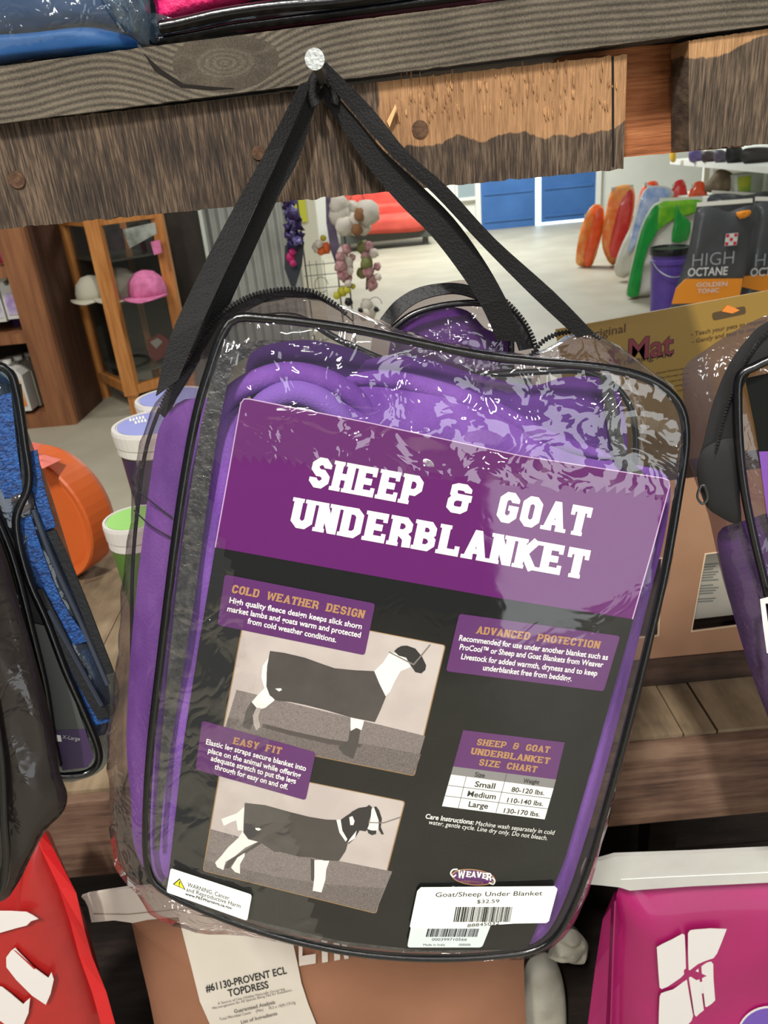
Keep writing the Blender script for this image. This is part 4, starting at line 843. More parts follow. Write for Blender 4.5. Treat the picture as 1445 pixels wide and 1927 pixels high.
def blob(c, r, m, par, name, sq=1, seed=0, seg=10, amp=.35):
    V = []; Fc = []; n = 6
    for i in range(n + 1):
        th = math.pi * i / n
        for k in range(seg):
            ph = 2 * math.pi * k / seg; d = Vector((math.sin(th) * math.cos(ph), math.sin(th) * math.sin(ph), math.cos(th) * sq)); V.append(c + d * r * (1 + amp * noise.noise(d * (3 if amp < 1 else 9) + Vector((seed, 0, 0)))))
    for i in range(n):
        for k in range(seg): j = (k + 1) % seg; Fc.append((i * seg + k, i * seg + j, (i + 1) * seg + j, (i + 1) * seg + k))
    return obj(name, (V, Fc), m, par, smooth=True)
def bunch(name, label, cat, spots, Y, r, mats, part, stem=None, jit=.3):
    c = hy(spots[0][0], spots[0][1], Y); t = thing(name, label, cat, c)
    for i, (x, y) in enumerate(spots): blob(hy(x, y, Y) + Vector((0, .03 * math.sin(i * 2.3), 0)), r * (1 + jit * math.sin(i * 1.7)), mats[i % len(mats)], t, part, 1, i, amp=1.6 if part == 'tinsel_tuft' else .35)
    if stem: obj('stem', tube([hy(x, y, Y + .02) for x, y in stem], .006, 6), mat('stem_green', (70, 84, 60), .7), t)
    return t
pt = mat('tinsel_purple', (70, 54, 108), .4, .3, var=(36, 28, 62), vscale=60); ptd = mat('tinsel_light', (120, 112, 170), .35, .3)
bunch('tinsel_garland', 'purple tinsel garland hanging left of the wire stand', 'garland', [(545, 362), (550, 372), (540, 380), (536, 388), (546, 394), (552, 404), (541, 408), (548, 416), (556, 424), (545, 430), (552, 436), (562, 442), (549, 446), (557, 452), (566, 456), (548, 458)], YR - .1, .022, [pt, ptd, pt], 'tinsel_tuft', [(546, 350), (548, 440), (552, 455)])
bq_ = bunch('wrapped_bouquet', 'dark wrapped bouquet with magenta flower below the purple tinsel', 'bouquet', [(550, 474), (546, 486), (552, 494)], YR - .1, .018, [mat('flower_magenta', (190, 40, 110), .7)], 'blossom')
slabpx('wrapping', [(536, 462), (572, 458), (568, 500), (556, 540), (548, 540), (535, 505)], YR - .07, .03, mat('dark_wrap', (52, 58, 66), .4), None, None, bq_)
rb_ = slabpx('ribbon', [(612, 362), (626, 362), (630, 420), (640, 470), (634, 505), (622, 470), (614, 420)], YR - .06, .006, mat('ribbon_dusk', (74, 62, 88), .5, var=(104, 92, 116), vscale=20), 'dusky purple ribbon hanging on the wire stand', 'ribbon')
slabpx('ribbon_tag', [(618, 352), (630, 350), (629, 368), (622, 372)], YR - .08, .006, mat('tag_coral', (220, 80, 100), .5), 'coral tag', None, rb_)
pw_ = mat('plush_white', (206, 200, 186), .95, bump=.8, bscale=60); pb_ = mat('plush_brown', (140, 100, 66), .95, bump=.8, bscale=60)
pl = bunch('plush_toy', 'cream and brown plush toy hanging on the wire stand', 'plush toy', [(638, 385), (642, 405), (648, 425), (664, 392), (668, 420), (690, 400), (684, 430)], YR - .08, .05, [pw_], 'body')
blob(hy(678, 404, YR - .14), .032, pb_, pl, 'patch'); blob(hy(672, 432, YR - .14), .028, pb_, pl, 'patch')
fp_ = mat('blossom_pink', (196, 160, 156), .8, var=(160, 96, 110), vscale=60); fw_ = mat('blossom_cream', (214, 204, 190), .8); fg_ = mat('leaf_olive', (124, 128, 76), .8)
random.seed(9)
bunch('flower_bunch', 'bunch of dusty pink artificial blossoms on the wire stand', 'flowers', [(random.uniform(640, 665), 470 + i * 6 + random.uniform(-3, 3)) for i in range(11)], YR - .07, .026, [fp_, fw_, fp_], 'blossom', [(652, 460), (655, 540)])
bunch('flower_bunch', 'pale pink blossom spray with olive leaves at the right of the stand', 'flowers', [(random.uniform(680, 714), 462 + i * 6 + random.uniform(-3, 3)) for i in range(13)], YR - .03, .026, [fp_, fg_, fw_, fp_], 'blossom', [(694, 460), (690, 545)])
bunch('flower_bunch', 'orange and yellow artificial flowers on the wire stand', 'flowers', [(604, 472), (612, 468), (600, 458), (608, 449), (596, 466)], YR - .05, .022, [mat('flower_orange', (226, 110, 50), .7), mat('flower_orange', (226, 110, 50), .7), fw_, mat('flower_yellow', (200, 180, 50), .7), fw_], 'blossom')
bunch('leaf_spray', 'yellow green leaf spray low on the wire stand', 'leaves', [(634, 556), (644, 550), (654, 544), (664, 540)], YR - .05, .02, [mat('leaf_yellow', (196, 192, 60), .7)], 'leaf')
pl = bunch('plush_toy', 'small white plush toy with black ears at the bottom of the stand', 'plush toy', [(690, 574), (694, 586), (686, 590)], YR - .06, .034, [pw_], 'body')
blob(hy(656, 568, YR - .05), .022, jd, pl, 'ear'); blob(hy(708, 582, YR - .1), .014, jd, pl, 'ear'); blob(hy(678, 584, YR - .12), .014, jd, pl, 'ear')

# ================================================================== feed bags and bucket on the floor at the right
def fmat(n, c, v=None): return mat(n, c, .35, var=v, vscale=9, bump=1, bscale=22, coat=.6)
def sack(label, px, Y, base, tf=.05, m2=48, k=5, group=None):
    lo = max(px, key=lambda q: q[1]); o = hy(lo[0], lo[1], Y); t = thing('feed_bag', label, 'bag', (o.x, Y, 0), group)
    P = [hy(v.x, v.y, Y) for v in spline(px, 2, True)]
    for p in P: p.z = max(p.z, .002)
    nz = .012 if tf < .05001 and m2 == 1 else .03
    obj('sack', pillow(P, (0, -1, 0), tf, tf, 12, 90, pw=11, nz=nz, nsc=5, ridge=nz > .02), base, t, smooth=True)
    hi = sorted(px, key=lambda q: q[1])[:3]; hi.sort(key=lambda q: q[0])
    obj('top_seam', strip([hy(x, y - 5, Y - .01) for x, y in (hi[0], hi[-1])], [hy(x, y + 3, Y - .02) for x, y in (hi[0], hi[-1])], .01), f_wt, t); return t
def patch(t, name, px, Y, tf, m, k=2): return obj(name, pillow([hy(v.x, v.y, Y) for v in spline(px, k, True)], (0, -1, 0), tf * .12, .04, 5, 40, pw=5, nz=.012, nsc=7), m, t, smooth=True)
f_wt = fmat('foil_white', (206, 204, 190)); f_or = fmat('foil_orange', (220, 70, 22), (234, 104, 40)); f_rd = fmat('foil_red', (190, 34, 34), (206, 60, 50)); f_bl = fmat('foil_blue', (120, 150, 205), (190, 205, 230)); f_gr = fmat('foil_green', (20, 140, 52), (30, 156, 60)); f_lm = fmat('foil_lime', (140, 196, 30), (60, 160, 40)); f_wt = fmat('foil_white', (206, 204, 190)); f_ye = fmat('foil_yellow', (240, 170, 90), (240, 120, 50))
t = sack('orange feed bag nearest the blue doors', [(1083, 488), (1088, 450), (1100, 408), (1118, 384), (1136, 392), (1136, 425), (1126, 465), (1114, 500), (1096, 503), (1086, 498)], hz(1100, 502, 0).y, f_ye); patch(t, 'side_print', [(1100, 470), (1112, 430), (1122, 395), (1135, 394), (1132, 435), (1120, 475), (1112, 500), (1100, 500)], 9.0, .2, f_or)
t = sack('orange feed bag behind the light blue bag', [(1190, 440), (1200, 380), (1212, 348), (1232, 340), (1240, 352), (1235, 400), (1215, 480), (1195, 490)], hz(1205, 490, 0).y, f_or)
t = sack('red feed bag with orange top leaning between the orange and light blue bags', [(1132, 450), (1140, 400), (1150, 358), (1172, 348), (1192, 352), (1194, 390), (1182, 440), (1166, 485), (1152, 500), (1138, 480)], hz(1152, 500, 0).y, f_ye); patch(t, 'side_print', [(1146, 465), (1156, 420), (1168, 380), (1188, 354), (1191, 392), (1180, 440), (1162, 482), (1150, 484)], 8.48, .2, f_rd)
t = sack('red and orange feed bag at the back right beneath the white shelf', [(1260, 500), (1262, 400), (1264, 352), (1278, 338), (1290, 345), (1296, 400), (1292, 500)], hz(1276, 500, 0).y, f_rd)
t = sack('orange feed bag at the back beside the brown sack', [(1296, 505), (1292, 400), (1300, 352), (1318, 340), (1328, 352), (1332, 400), (1328, 505)], hz(1312, 505, 0).y, f_or)
t = sack('light blue and white feed bag leaning behind the green bag', [(1155, 505), (1170, 460), (1190, 420), (1204, 372), (1218, 352), (1250, 350), (1268, 365), (1240, 420), (1215, 470), (1185, 518), (1165, 522)], 8.0, f_wt); patch(t, 'side_print', [(1182, 478), (1192, 430), (1205, 378), (1220, 354), (1252, 354), (1262, 366), (1230, 410), (1205, 450)], 7.9, .2, f_bl)
t = sack('green and lime feed bag with white front beside the purple bucket', [(1178, 548), (1190, 490), (1205, 430), (1222, 394), (1242, 378), (1290, 374), (1322, 374), (1314, 420), (1298, 470), (1282, 520), (1245, 555), (1200, 562), (1180, 558)], 7.1, f_wt, .08)
patch(t, 'side_print', [(1180, 546), (1192, 490), (1207, 432), (1224, 396), (1242, 384), (1240, 430), (1222, 460), (1208, 510), (1202, 556), (1184, 558)], 7.0, .12, f_gr)
patch(t, 'top_print', [(1238, 384), (1270, 378), (1320, 376), (1312, 400), (1270, 412), (1246, 428), (1230, 436)], 7.0, .12, f_lm); patch(t, 'side_print', [(1272, 384), (1280, 400), (1300, 420), (1292, 452), (1264, 455), (1268, 420)], 6.98, .12, f_gr)
# purple bucket
bb = hz(1246, 592, 0); bt = hy(1256, 470, bb.y)
bk = thing('bucket', 'purple bucket with black lid in front of the green bag', 'bucket', (bb.x + .05, bb.y, 0)); bx = hy(1257, 520, bb.y).x; rz = (hy(1290, 480, bb.y) - hy(1222, 480, bb.y)).length / 2
bp_ = mat('bucket_purple', (84, 60, 150), .4, var=(96, 72, 160), vscale=8)
obj('bucket_body', lathe(bx, bb.y, 0, [(rz * .84, 0), (rz * .88, bt.z * .3), (rz * .95, bt.z * .8), (rz * 1.0, bt.z * .8), (rz * 1.0, bt.z * .86), (rz * .96, bt.z * .87), (rz * .98, bt.z)], 28), bp_, bk, smooth=False)
obj('lid', lathe(bx, bb.y, bt.z, [(rz * 1.06, -.03), (rz * 1.08, 0), (rz * 1.06, .02), (rz * .95, .02), (rz * .93, .008)], 28), mat('lid_black', (24, 26, 28), .35), bk)
obj('handle', tube([(bx + rz * 1.02 * math.cos(a), bb.y - rz * 1.03 * abs(math.sin(a)) - .01, bt.z * .9 - .14 * math.sin(a)) for a in [math.pi * i / 14 for i in range(15)]], .004, 6), steel, bk)
# charcoal HIGH OCTANE sacks
gy = mat('sack_charcoal', (62, 64, 66), .38, var=(74, 76, 78), vscale=7, bump=.6, bscale=10, coat=.3); og = mat('sack_orange', (236, 146, 34), .45); tw = mat('sack_white_ink', (214, 214, 210), .5); tg = mat('sack_grey_ink', (160, 164, 168), .5)
def octane(label, px, Y, dx, edge, full=True):
    t = sack(label, px, Y, gy, .05, 1); pl = YP(Y - .066)
    def s_(x, y, l=0): return pl(x + dx, y, l)
    s_.n = pl.n
    obj('orange_band', prism([pl(x, y) for x, y in edge], (0, .004, 0)), og, t)
    obj('lettering', words(s_, 'HIGH', (1302, 502), (1380, 496), (2, -24), .003, -.012), tg, t, label='thin grey word HIGH'); obj('lettering', words(s_, 'OCTANE', (1293, 520), (1368, 517), (2, -15), .003, .02), tw, t, label='white word OCTANE')
    if full:
        obj('lettering', words(s_, 'GOLDEN', (1310, 540), (1368, 538), (1, -8), .006, .01), tw, t); obj('lettering', words(s_, 'TONIC', (1312, 552), (1352, 550), (1, -8), .006, .01), tw, t)
    q = [(1366, 440), (1389, 438), (1386, 461), (1363, 463)]
    obj('emblem_square', prism([s_(x, y, .003) for x, y in q], (0, .001, 0)), tw, t)
    for i in range(3):
        for j in range(3):
            if (i + j) % 2 == 0:
                def g(u, v): a = lerp2(q[0], q[1], u); b = lerp2(q[3], q[2], u); return lerp2(a, b, v)
                c = [g((i + .12) / 3, (j + .12) / 3), g((i + .88) / 3, (j + .12) / 3), g((i + .88) / 3, (j + .88) / 3), g((i + .12) / 3, (j + .88) / 3)]
                obj('emblem_check', prism([s_(x, y, .005) for x, y in c], (0, .001, 0)), mat('emblem_red', (200, 30, 50), .5), t)
    return t
t = octane('charcoal HIGH OCTANE feed bag with orange band and red check emblem, nearest the bucket', [(1238, 642), (1262, 578), (1272, 540), (1290, 490), (1302, 435), (1312, 386), (1338, 382), (1364, 397), (1388, 390), (1416, 378), (1420, 396), (1414, 430), (1408, 480), (1398, 530), (1392, 556), (1388, 625)], 5.4, 0, [(1272, 543), (1290, 525), (1398, 524), (1392, 556), (1330, 570), (1264, 572)])
patch(t, 'side_stripe', [(1386, 400), (1412, 395), (1410, 406), (1392, 412)], 5.34, .03, og)
t = octane('charcoal HIGH OCTANE feed bag cut by the right photo edge', [(1380, 625), (1394, 548), (1402, 510), (1412, 450), (1420, 400), (1422, 375), (1480, 372), (1560, 376), (1560, 600)], 5.55, 118, [(1396, 540), (1400, 520), (1560, 505), (1560, 535), (1440, 550)], False)
t = sack('charcoal feed bag standing behind the HIGH OCTANE bags', [(1334, 540), (1330, 400), (1340, 363), (1400, 366), (1480, 372), (1490, 530)], hz(1360, 540, 0).y, gy, .12)

# ---- white gondola shelves along the right
gw = mat('gondola_white', (214, 216, 206), .5)
sh = thing('gondola_shelf', 'white metal gondola shelving along the right side', 'shelf', (5.2, 8.5, 0))
def shelf_line(a, b, z, d):
    p = hz(a[0], a[1], z); q = hz(b[0], b[1], z); dirn = (q - p).normalized(); q = q + dirn * 1.2; nn = Vector((-dirn.y, dirn.x, 0)); 
    if nn.x < 0: nn = -nn
    return p, q, nn, prism([p, q, q + nn * d, p + nn * d], (0, 0, -.05))
p1_, q1_, nn1, g1 = shelf_line((1261, 300), (1445, 314), 1.02, .45); obj('shelf_board', g1, gw, sh)
p2_, q2_, nn2, g2 = shelf_line((1240, 366), (1445, 378), .72, .5); obj('shelf_board', g2, gw, sh)
for k in (0, .45, .9): c = p1_.lerp(q1_, k) + nn1 * .42; obj('upright', box(c.x - .03, c.x + .03, c.y - .03, c.y + .03, 0, 2.0), gw, sh)
bp0 = p1_ + nn1 * .5; bp1 = q1_ + nn1 * .5; obj('back_panel', prism([Vector((v.x, v.y, 0)) for v in (bp0, bp1, bp1 + nn1 * .02, bp0 + nn1 * .02)], (0, 0, 2.0)), gw, sh)
def boxpx(name, px, Y, d, m, label, cat, par=None): return obj(name, prism([hy(x, y, Y) for x, y in px], (0, d, 0)), m, par, label=label, cat=cat)
Yg = hz(1350, 366, .72).y
t = thing('feed_bag', 'crumpled brown sack on the lower white shelf', 'bag', hy(1355, 358, Yg)); pil([(1326, 360), (1340, 330), (1356, 318), (1378, 326), (1386, 342), (1380, 360)], Yg, .08, .08, mat('sack_brown', (92, 76, 58), .7, var=(130, 112, 88), vscale=12), t, 'sack')
t = thing('carton', 'white carton with green label on the lower white shelf', 'box', hy(1410, 362, Yg)); boxpx('carton_body', [(1386, 330), (1480, 318), (1480, 362), (1386, 362)], Yg - .2, .3, mat('carton_white', (206, 210, 200), .6), None, None, t); boxpx('green_label', [(1388, 334), (1414, 330), (1412, 360), (1390, 360)], Yg - .206, .004, mat('carton_green', (130, 190, 70), .6, var=(200, 205, 70), vscale=8), None, None, t)
Yh = hz(1350, 306, 1.02).y
for k, (x0, x1, y0, c, lb, ct) in enumerate(((1262, 1270, 284, (206, 170, 40), 'yellow packet at the end of the upper white shelf', 'packet'), (1298, 1320, 283, (96, 84, 140), 'purple packet on the upper white shelf', 'packet'), (1322, 1344, 286, (70, 56, 60), 'brown packet on the upper white shelf', 'packet'), (1346, 1364, 284, (90, 80, 96), 'mauve packet between brown and black items on the upper shelf', 'packet'), (1368, 1395, 276, (26, 28, 26), 'black bucket on the upper white shelf', 'bucket'), (1400, 1460, 280, (44, 38, 36), 'dark box at the right end of the upper white shelf', 'box'))):
    pil([(x0, 303 + k), (x0, y0), (x1, y0), (x1, 304 + k)], hz(x0, 303 + k, 1.02).y - .03, .06, .06, mat('packet_%d' % k, c, .5), None, ct.replace(' ', '_')); o = bpy.context.scene.collection.objects[-1]; o['label'] = lb; o['category'] = ct

# ================================================================== goods on the lower shelf
# three lidded tubs
def tub(px, py, Y, r, lidm, bodym, label, rim, z0=None):
    p = hy(px, py, Y); h = p.z - SZ; t = thing('lidded_tub', label, 'tub', (p.x, Y, SZ + .001))
    z = SZ + .002
    obj('tub_body', lathe(p.x, Y, z, [(r * .72, 0), (r * .92, h - .024)], 36), bodym, t, smooth=False)
    obj('label_band', lathe(p.x, Y, z + h * .22, [(r * .775, 0), (r * .885, h * .52)], 36), rim[1], t) if rim[1] else None
    obj('lid', lathe(p.x, Y, z + h - .026, [(r * .93, -.012), (r * .96, -.010), (r * .955, .0), (r * .98, .002), (r * 1.0, .02), (r * .98, .025), (r * .90, .025), (r * .89, .0235)], 40), rim[0], t)
    obj('lid_label', lathe(p.x, Y, z + h - .002, [(r * .86, 0), (r * .86, .0008)], 40), lidm, t)
    return t, p
lw = mat('lid_white', (216, 212, 206), .4); pvl = mat('lid_periwinkle', (140, 146, 206), .5, var=(150, 156, 214), vscale=12); pvb = mat('tub_dark_purple', (64, 40, 74), .5, var=(54, 34, 66), vscale=12); lgl = mat('lid_lime', (150, 208, 110), .5); lgb = mat('tub_green', (74, 112, 44), .5, var=(84, 122, 50), vscale=10)
t, p = tub(292, 795, 1.06, .062, pvl, pvb, 'dark purple tub with white rimmed periwinkle lid, front one', (lw, None))
def top_(x, y, l=0, Z=p.z + .0012):
    return hz(x, y, Z + l)
top_.n = Vector((0, 0, 1)); G = [ink(top_, [(a, b), (a + 3, b - 1), (a + 5, b + 4), (a + 1, b + 5)], .0) for a, b in ((243, 788), (249, 787), (255, 785), (261, 784), (267, 783), (253, 793), (259, 791), (265, 790), (271, 789))]
obj('lid_lettering', join(*G), WHT, t, kind='stuff')
obj('orange_stripe', lathe(p.x, 1.06, SZ + (p.z - SZ) * .70, [(.062 * .86, 0), (.062 * .875, (p.z - SZ) * .08)], 36), mat('tub_orange', (150, 90, 50), .5), t)
tub(322, 747, 1.16, .056, pvl, pvb, 'second purple lidded tub, behind the front one', (lw, None))
tub(252, 975, .97, .043, lgl, lgb, 'small green tub with lime lid standing near the shelf edge', (lw, None))
# orange pan on edge with pink card
YO = hz(150, 1078, SZ).y
oc = hy(86, 968, YO); op = thing('round_pan', 'orange plastic round pan standing on edge with a pink card on top', 'pan', (oc.x, YO, SZ))
orn = mat('orange_plastic', (206, 92, 34), .4, var=(216, 104, 44), vscale=5)
ax = Vector((-.44, -.90, .0)).normalized(); u_ = Vector((0, 0, 1)); v_ = ax.cross(u_); rr = oc.z - SZ - .002
def ring(r, d): return [oc + ax * d + (u_ * math.cos(a) + v_ * math.sin(a)) * r for a in [2 * math.pi * i / 48 for i in range(48)]]
rows = [ring(rr * .93, -.05), ring(rr, -.035), ring(rr * 1.0, .018), ring(rr * .98, .022), ring(rr * .90, .020), ring(rr * .86, .012), ring(rr * .80, .014)]
V = [p for r in rows for p in r] + [oc + ax * .016, oc - ax * .05]; Fc = [(k * 48 + i, k * 48 + (i + 1) % 48, (k + 1) * 48 + (i + 1) % 48, (k + 1) * 48 + i) for k in range(6) for i in range(48)] + [(6 * 48 + i, 6 * 48 + (i + 1) % 48, 336) for i in range(48)] + [(i, (i + 1) % 48, 337) for i in range(48)]
obj('pan_body', (V, Fc), orn, op, smooth=False)
pk = mat('pink_card', (226, 120, 104), .6)
obj('pink_card', strip([hy(60, 848, YO - .03), hy(75, 853, YO - .03), hy(116, 865, YO - .04)], [hy(60, 884, YO - .09), hy(74, 882, YO - .09), hy(84, 880, YO - .1)], .001), pk, op); obj('pink_card', prism([hy(58, 832, YO - .05), hy(77, 836, YO - .05), hy(68, 852, YO - .05), hy(58, 850, YO - .05)], (0, .001, 0)), pk, op)
obj('film_wrap', prism([hy(160, 1085, YO - .05), hy(182, 1068, YO - .05), hy(178, 1085, YO - .05), hy(158, 1100, YO - .05)], (0, .002, 0)), film, op)
obj('paper_scrap', prism([hz(182, 1041, SZ + .002), hz(196, 1036, SZ + .002), hz(198, 1040, SZ + .002), hz(184, 1047, SZ + .002)], (0, 0, .001)), WHT, None, label='white paper scrap on the shelf next to the orange pan', cat='paper scrap')

# yellow boxed mat
YM = 1.06
yb = mat('box_gold', (150, 118, 44), .5, var=(160, 128, 54), vscale=3); ybd = mat('box_gold_side', (96, 70, 34), .6)
PM = YP(YM)
mb = thing('mat_box', 'mustard gold boxed pet mat with red lettering standing behind the kraft boxes', 'box', (hy(1280, 900, YM).x, YM, SZ))
a = hy(1046, 618, YM); 
def pmz(x, y):
    p = PM(x, y); p.z = max(p.z, SZ + .002); return p
obj('box_body', prism([PM(1046, 620), PM(1560, 526), pmz(1560, 1300), pmz(1110, 1300)], (0, .004, 0)), yb, mb)
def pm(x, y, l=0): return PM(x, y, l + .0006)
pm.n = PM.n
MR = mat('mat_red', (126, 34, 50), .5); MO = mat('mat_outline', (70, 24, 20), .5); BR = mat('mat_brown_ink', (84, 58, 28), .6)
obj('lettering', words(pm, 'Original', (1098, 640), (1177, 625), (1, -16), 0, .012), BR, mb)
obj('lettering', words(pm, 't Mat', (1142, 686), (1268, 666), (2, -40), 0, .035), MO, mb); obj('lettering', words(pm, 't Mat', (1143, 685), (1266, 665), (2, -39), .0006, .012), MR, mb, label='large dark red word ending Mat')
obj('lettering', words(pm, 'Training Aid', (1160, 689), (1264, 671), (1, -11), 0, .015), BR, mb)
obj('lettering', words(pm, '- Teach your pets to respect boundaries', (1300, 633), (1500, 596), (1, -8), 0, .012), BR, mb); obj('lettering', words(pm, '- Gently and easy to use', (1302, 647), (1420, 622), (1, -8), 0, .012), BR, mb)
G = [words(pm, s, (1235, 704 + i * 10), (x1, 704 + i * 10 - (x1 - 1235) * .17), (.5, -4), 0) for i, (s, x1) in enumerate((('keeps pets off furniture indoors and', 1300), ('counters clean using a safe mild', 1296), ('pulse that is never harmful to', 1298), ('your cat or dog, training them', 1296), ('in only a few days at home', 1290)))]
obj('fine_print', join(*G), BR, mb, kind='stuff')
obj('hang_hole', prism([pm(x, y, .0004) for x, y in rquad([(1340, 589), (1402, 576), (1404, 590), (1342, 603)], 5)], (0, .0006, 0)), mat('hole_brown', (84, 66, 40), .8), mb)
obj('hang_hole', prism([pm(x, y, .001) for x, y in [(1358, 586), (1368, 574), (1380, 578), (1392, 584), (1378, 590)]], (0, .0006, 0)), mat('hole_orange', (236, 140, 50), .6), mb, label='orange seen through the hang hole')

# kraft boxes with window cut-outs
YK = max(.99, bat_y - .0) ; YK = bat_y + .002
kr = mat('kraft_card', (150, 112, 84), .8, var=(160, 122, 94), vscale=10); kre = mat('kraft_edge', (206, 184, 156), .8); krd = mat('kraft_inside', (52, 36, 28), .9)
KP = YP(YK); zk = SZ + .046
kb = thing('window_box', 'brown kraft window box standing on the dark batten of the shelf', 'box', (hy(1300, 1200, YK).x, YK, zk))
def kz(x, y):  # keep the foot of the box on the batten
    p = KP(x, y); p.z = max(p.z, zk); return p
Wn1 = [(1327, 1042), (1425, 1030), (1425, 1172), (1300, 1188)]; Wn2 = [(1130, 1062), (1246, 1050), (1238, 1196), (1130, 1207)]
obj('box_front', join(*[prism([kz(x, y) for x, y in q], (0, .0025, 0)) for q in ([(1120, 925), (1540, 868), (1540, 1018), (1425, 1030), (1327, 1042), (1246, 1050), (1130, 1062), (1120, 1062)], [(1246, 1050), (1327, 1042), (1300, 1188), (1238, 1196)], [(1425, 1030), (1540, 1018), (1540, 1160), (1425, 1172)], [(1120, 1208), (1238, 1196), (1300, 1188), (1425, 1172), (1540, 1160), (1540, 1300), (1120, 1300)])]), kr, kb)
for Wq in (Wn1, Wn2): obj('window_edge', tube([KP(x, y) for x, y in Wq], .0016, 5, True), kre, kb)
obj('box_side', join(prism([kz(1120, 925), kz(1120, 1300), kz(1120, 1300) + Vector((0, .06, 0)), kz(1120, 925) + Vector((0, .06, 0))], (.002, 0, 0))), kr, kb)
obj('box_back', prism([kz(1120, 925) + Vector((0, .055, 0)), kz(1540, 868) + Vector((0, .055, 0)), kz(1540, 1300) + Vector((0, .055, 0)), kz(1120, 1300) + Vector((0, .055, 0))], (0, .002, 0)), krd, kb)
def kq(x, y, l=0): return YP(YK + .03)(x, y, l)
kq.n = Vector((0, -1, 0))
sh_ = obj('inner_sheet', prism([kq(x, y) for x, y in ((1318, 1020), (1440, 1010), (1440, 1150), (1300, 1166))], (0, .001, 0)), mat('sheet_grey', (166, 160, 146), .7, var=(150, 148, 138), vscale=12), kb)
obj('fine_print', join(*[prism([kq(x, y, .001) for x, y in ((1326 - i * 1.2, 1062 + i * 5), (1352 - (i % 3) * 5, 1060 + i * 5), (1352 - (i % 3) * 5, 1061.6 + i * 5), (1326 - i * 1.2, 1063.6 + i * 5))], (0, .0002, 0)) for i in range(15) if i not in (7, 12)]), mat('sheet_ink', (100, 104, 100), .7), sh_, kind='stuff')

# ================================================================== big feed bags under the shelf
def bigbag(name, label, px, Pl, m, tf=.03, tb=.05, **kw):
    o = Pl(px[len(px) // 2][0], 2100); t = thing(name, label, 'bag', (o.x, o.y, .055)); 
    P = [Pl(v.x, v.y) for v in spline(px, 5, True)]
    for p in P: p.z = max(p.z, .056)
    obj('sack', pillow(P, Pl.n, tf, tb, 12, 120, pw=5, nz=.004, nsc=12, **kw), m, t, smooth=True); return t
PR = Plane(hy(60, 1700, .62), (0, -1, .10)); PBr = Plane(hy(600, 1850, .66), (0, -1, .12)); PMg = Plane(hy(1300, 1750, .66), (.0, -1, .08))
rdm = mat('sack_red', (146, 18, 18), .5, var=(170, 24, 22), vscale=8, bump=.8, bscale=30, coat=.3); rdm2 = mat('sack_red_bright', (214, 22, 30), .45, bump=.5, bscale=30, coat=.3)
t = bigbag('feed_bag', 'red woven feed bag with white lettering at the lower left', [(-160, 1700), (-40, 1660), (45, 1612), (66, 1562), (78, 1558), (105, 1618), (150, 1728), (178, 1820), (205, 1927), (230, 2040), (240, 2150), (60, 2180), (-160, 2150)], PR, rdm)
def lf(Pl, l0):
    def f(x, y, l=0): return Pl(x, y, l0 + l)
    f.n = Pl.n; return f
rs = lf(PR, .032)
C3 = crop(0, 1500, 2.998)
obj('side_fold', strip([rs(x, y, -.012) for x, y in C3([(205, 190), (240, 300), (330, 500), (400, 700), (450, 900), (520, 1100), (570, 1280)])], [rs(x, y, -.022) for x, y in C3([(245, 175), (300, 290), (430, 540), (480, 760), (520, 900), (600, 1100), (650, 1280)])], .002), rdm2, t)
for q in ([(-40, 645), (60, 645), (150, 650), (185, 668), (215, 688), (175, 700), (150, 725), (90, 740), (0, 766), (-60, 770)], [(35, 905), (60, 870), (85, 852), (110, 880), (190, 962), (272, 1022), (290, 988), (303, 1030), (285, 1110), (258, 1172), (180, 1120), (90, 1030), (36, 960)], [(-60, 1050), (15, 1075), (60, 1110), (130, 1170), (150, 1150), (170, 1135), (160, 1220), (130, 1290), (40, 1290), (-60, 1220)]):
    obj('lettering', prism([rs(x, y, .001) for x, y in C3(q)], -PR.n * .0008), mat('ink_white_sack', (214, 208, 204), .5), t)
obj('lettering', prism([rs(x, y, .0012) for x, y in C3([(75, 862), (90, 868), (200, 968), (192, 972)])], -PR.n * .0004), rdm, t)
# brown paper bag with sewn white band and tag
bpm = mat('kraft_bag', (134, 90, 64), .75, var=(148, 102, 76), vscale=6, bump=.7, bscale=12)
t = bigbag('feed_bag', 'brown paper feed bag with a sewn white top band and paper tag', [(236, 1690), (420, 1668), (700, 1660), (960, 1680), (984, 1750), (986, 1830), (990, 1927), (995, 2040), (980, 2130), (640, 2150), (320, 2140), (305, 2020), (285, 1900), (262, 1800), (246, 1730)], PBr, bpm)
bs = lf(PBr, .034)
wb_ = mat('band_white', (196, 184, 172), .75, var=(208, 198, 188), vscale=14, bump=.5, bscale=40)
obj('sewn_band', prism([bs(x, y, 0) for x, y in [(153, 1688), (168, 1683), (238, 1672), (300, 1668), (480, 1664), (700, 1670), (700, 1700), (480, 1712), (330, 1726), (278, 1731), (250, 1737), (215, 1732), (172, 1736), (166, 1708), (160, 1695)]], -PBr.n * .004), wb_, t)
obj('stitching', tube([bs(x, y, .0008) for x, y in [(176, 1720), (240, 1721), (330, 1712), (480, 1700)]], .0005, 5), mat('thread_tan', (150, 130, 110), .8), t)
tagm = mat('tag_paper', (196, 188, 174), .8, var=(204, 196, 184), vscale=10, bump=.3, bscale=20)
tg_ = obj('paper_tag', prism([bs(x, y, .002) for x, y in [(333, 1715), (548, 1760), (560, 1815), (567, 1850), (580, 1890), (598, 1935), (610, 1990), (412, 1990), (396, 1930), (376, 1885), (360, 1820)]], -PBr.n * .0008), tagm, t)
def tt(s, a, b, u, bold=.0): return words(bs, s, a, b, u, .0028, bold)
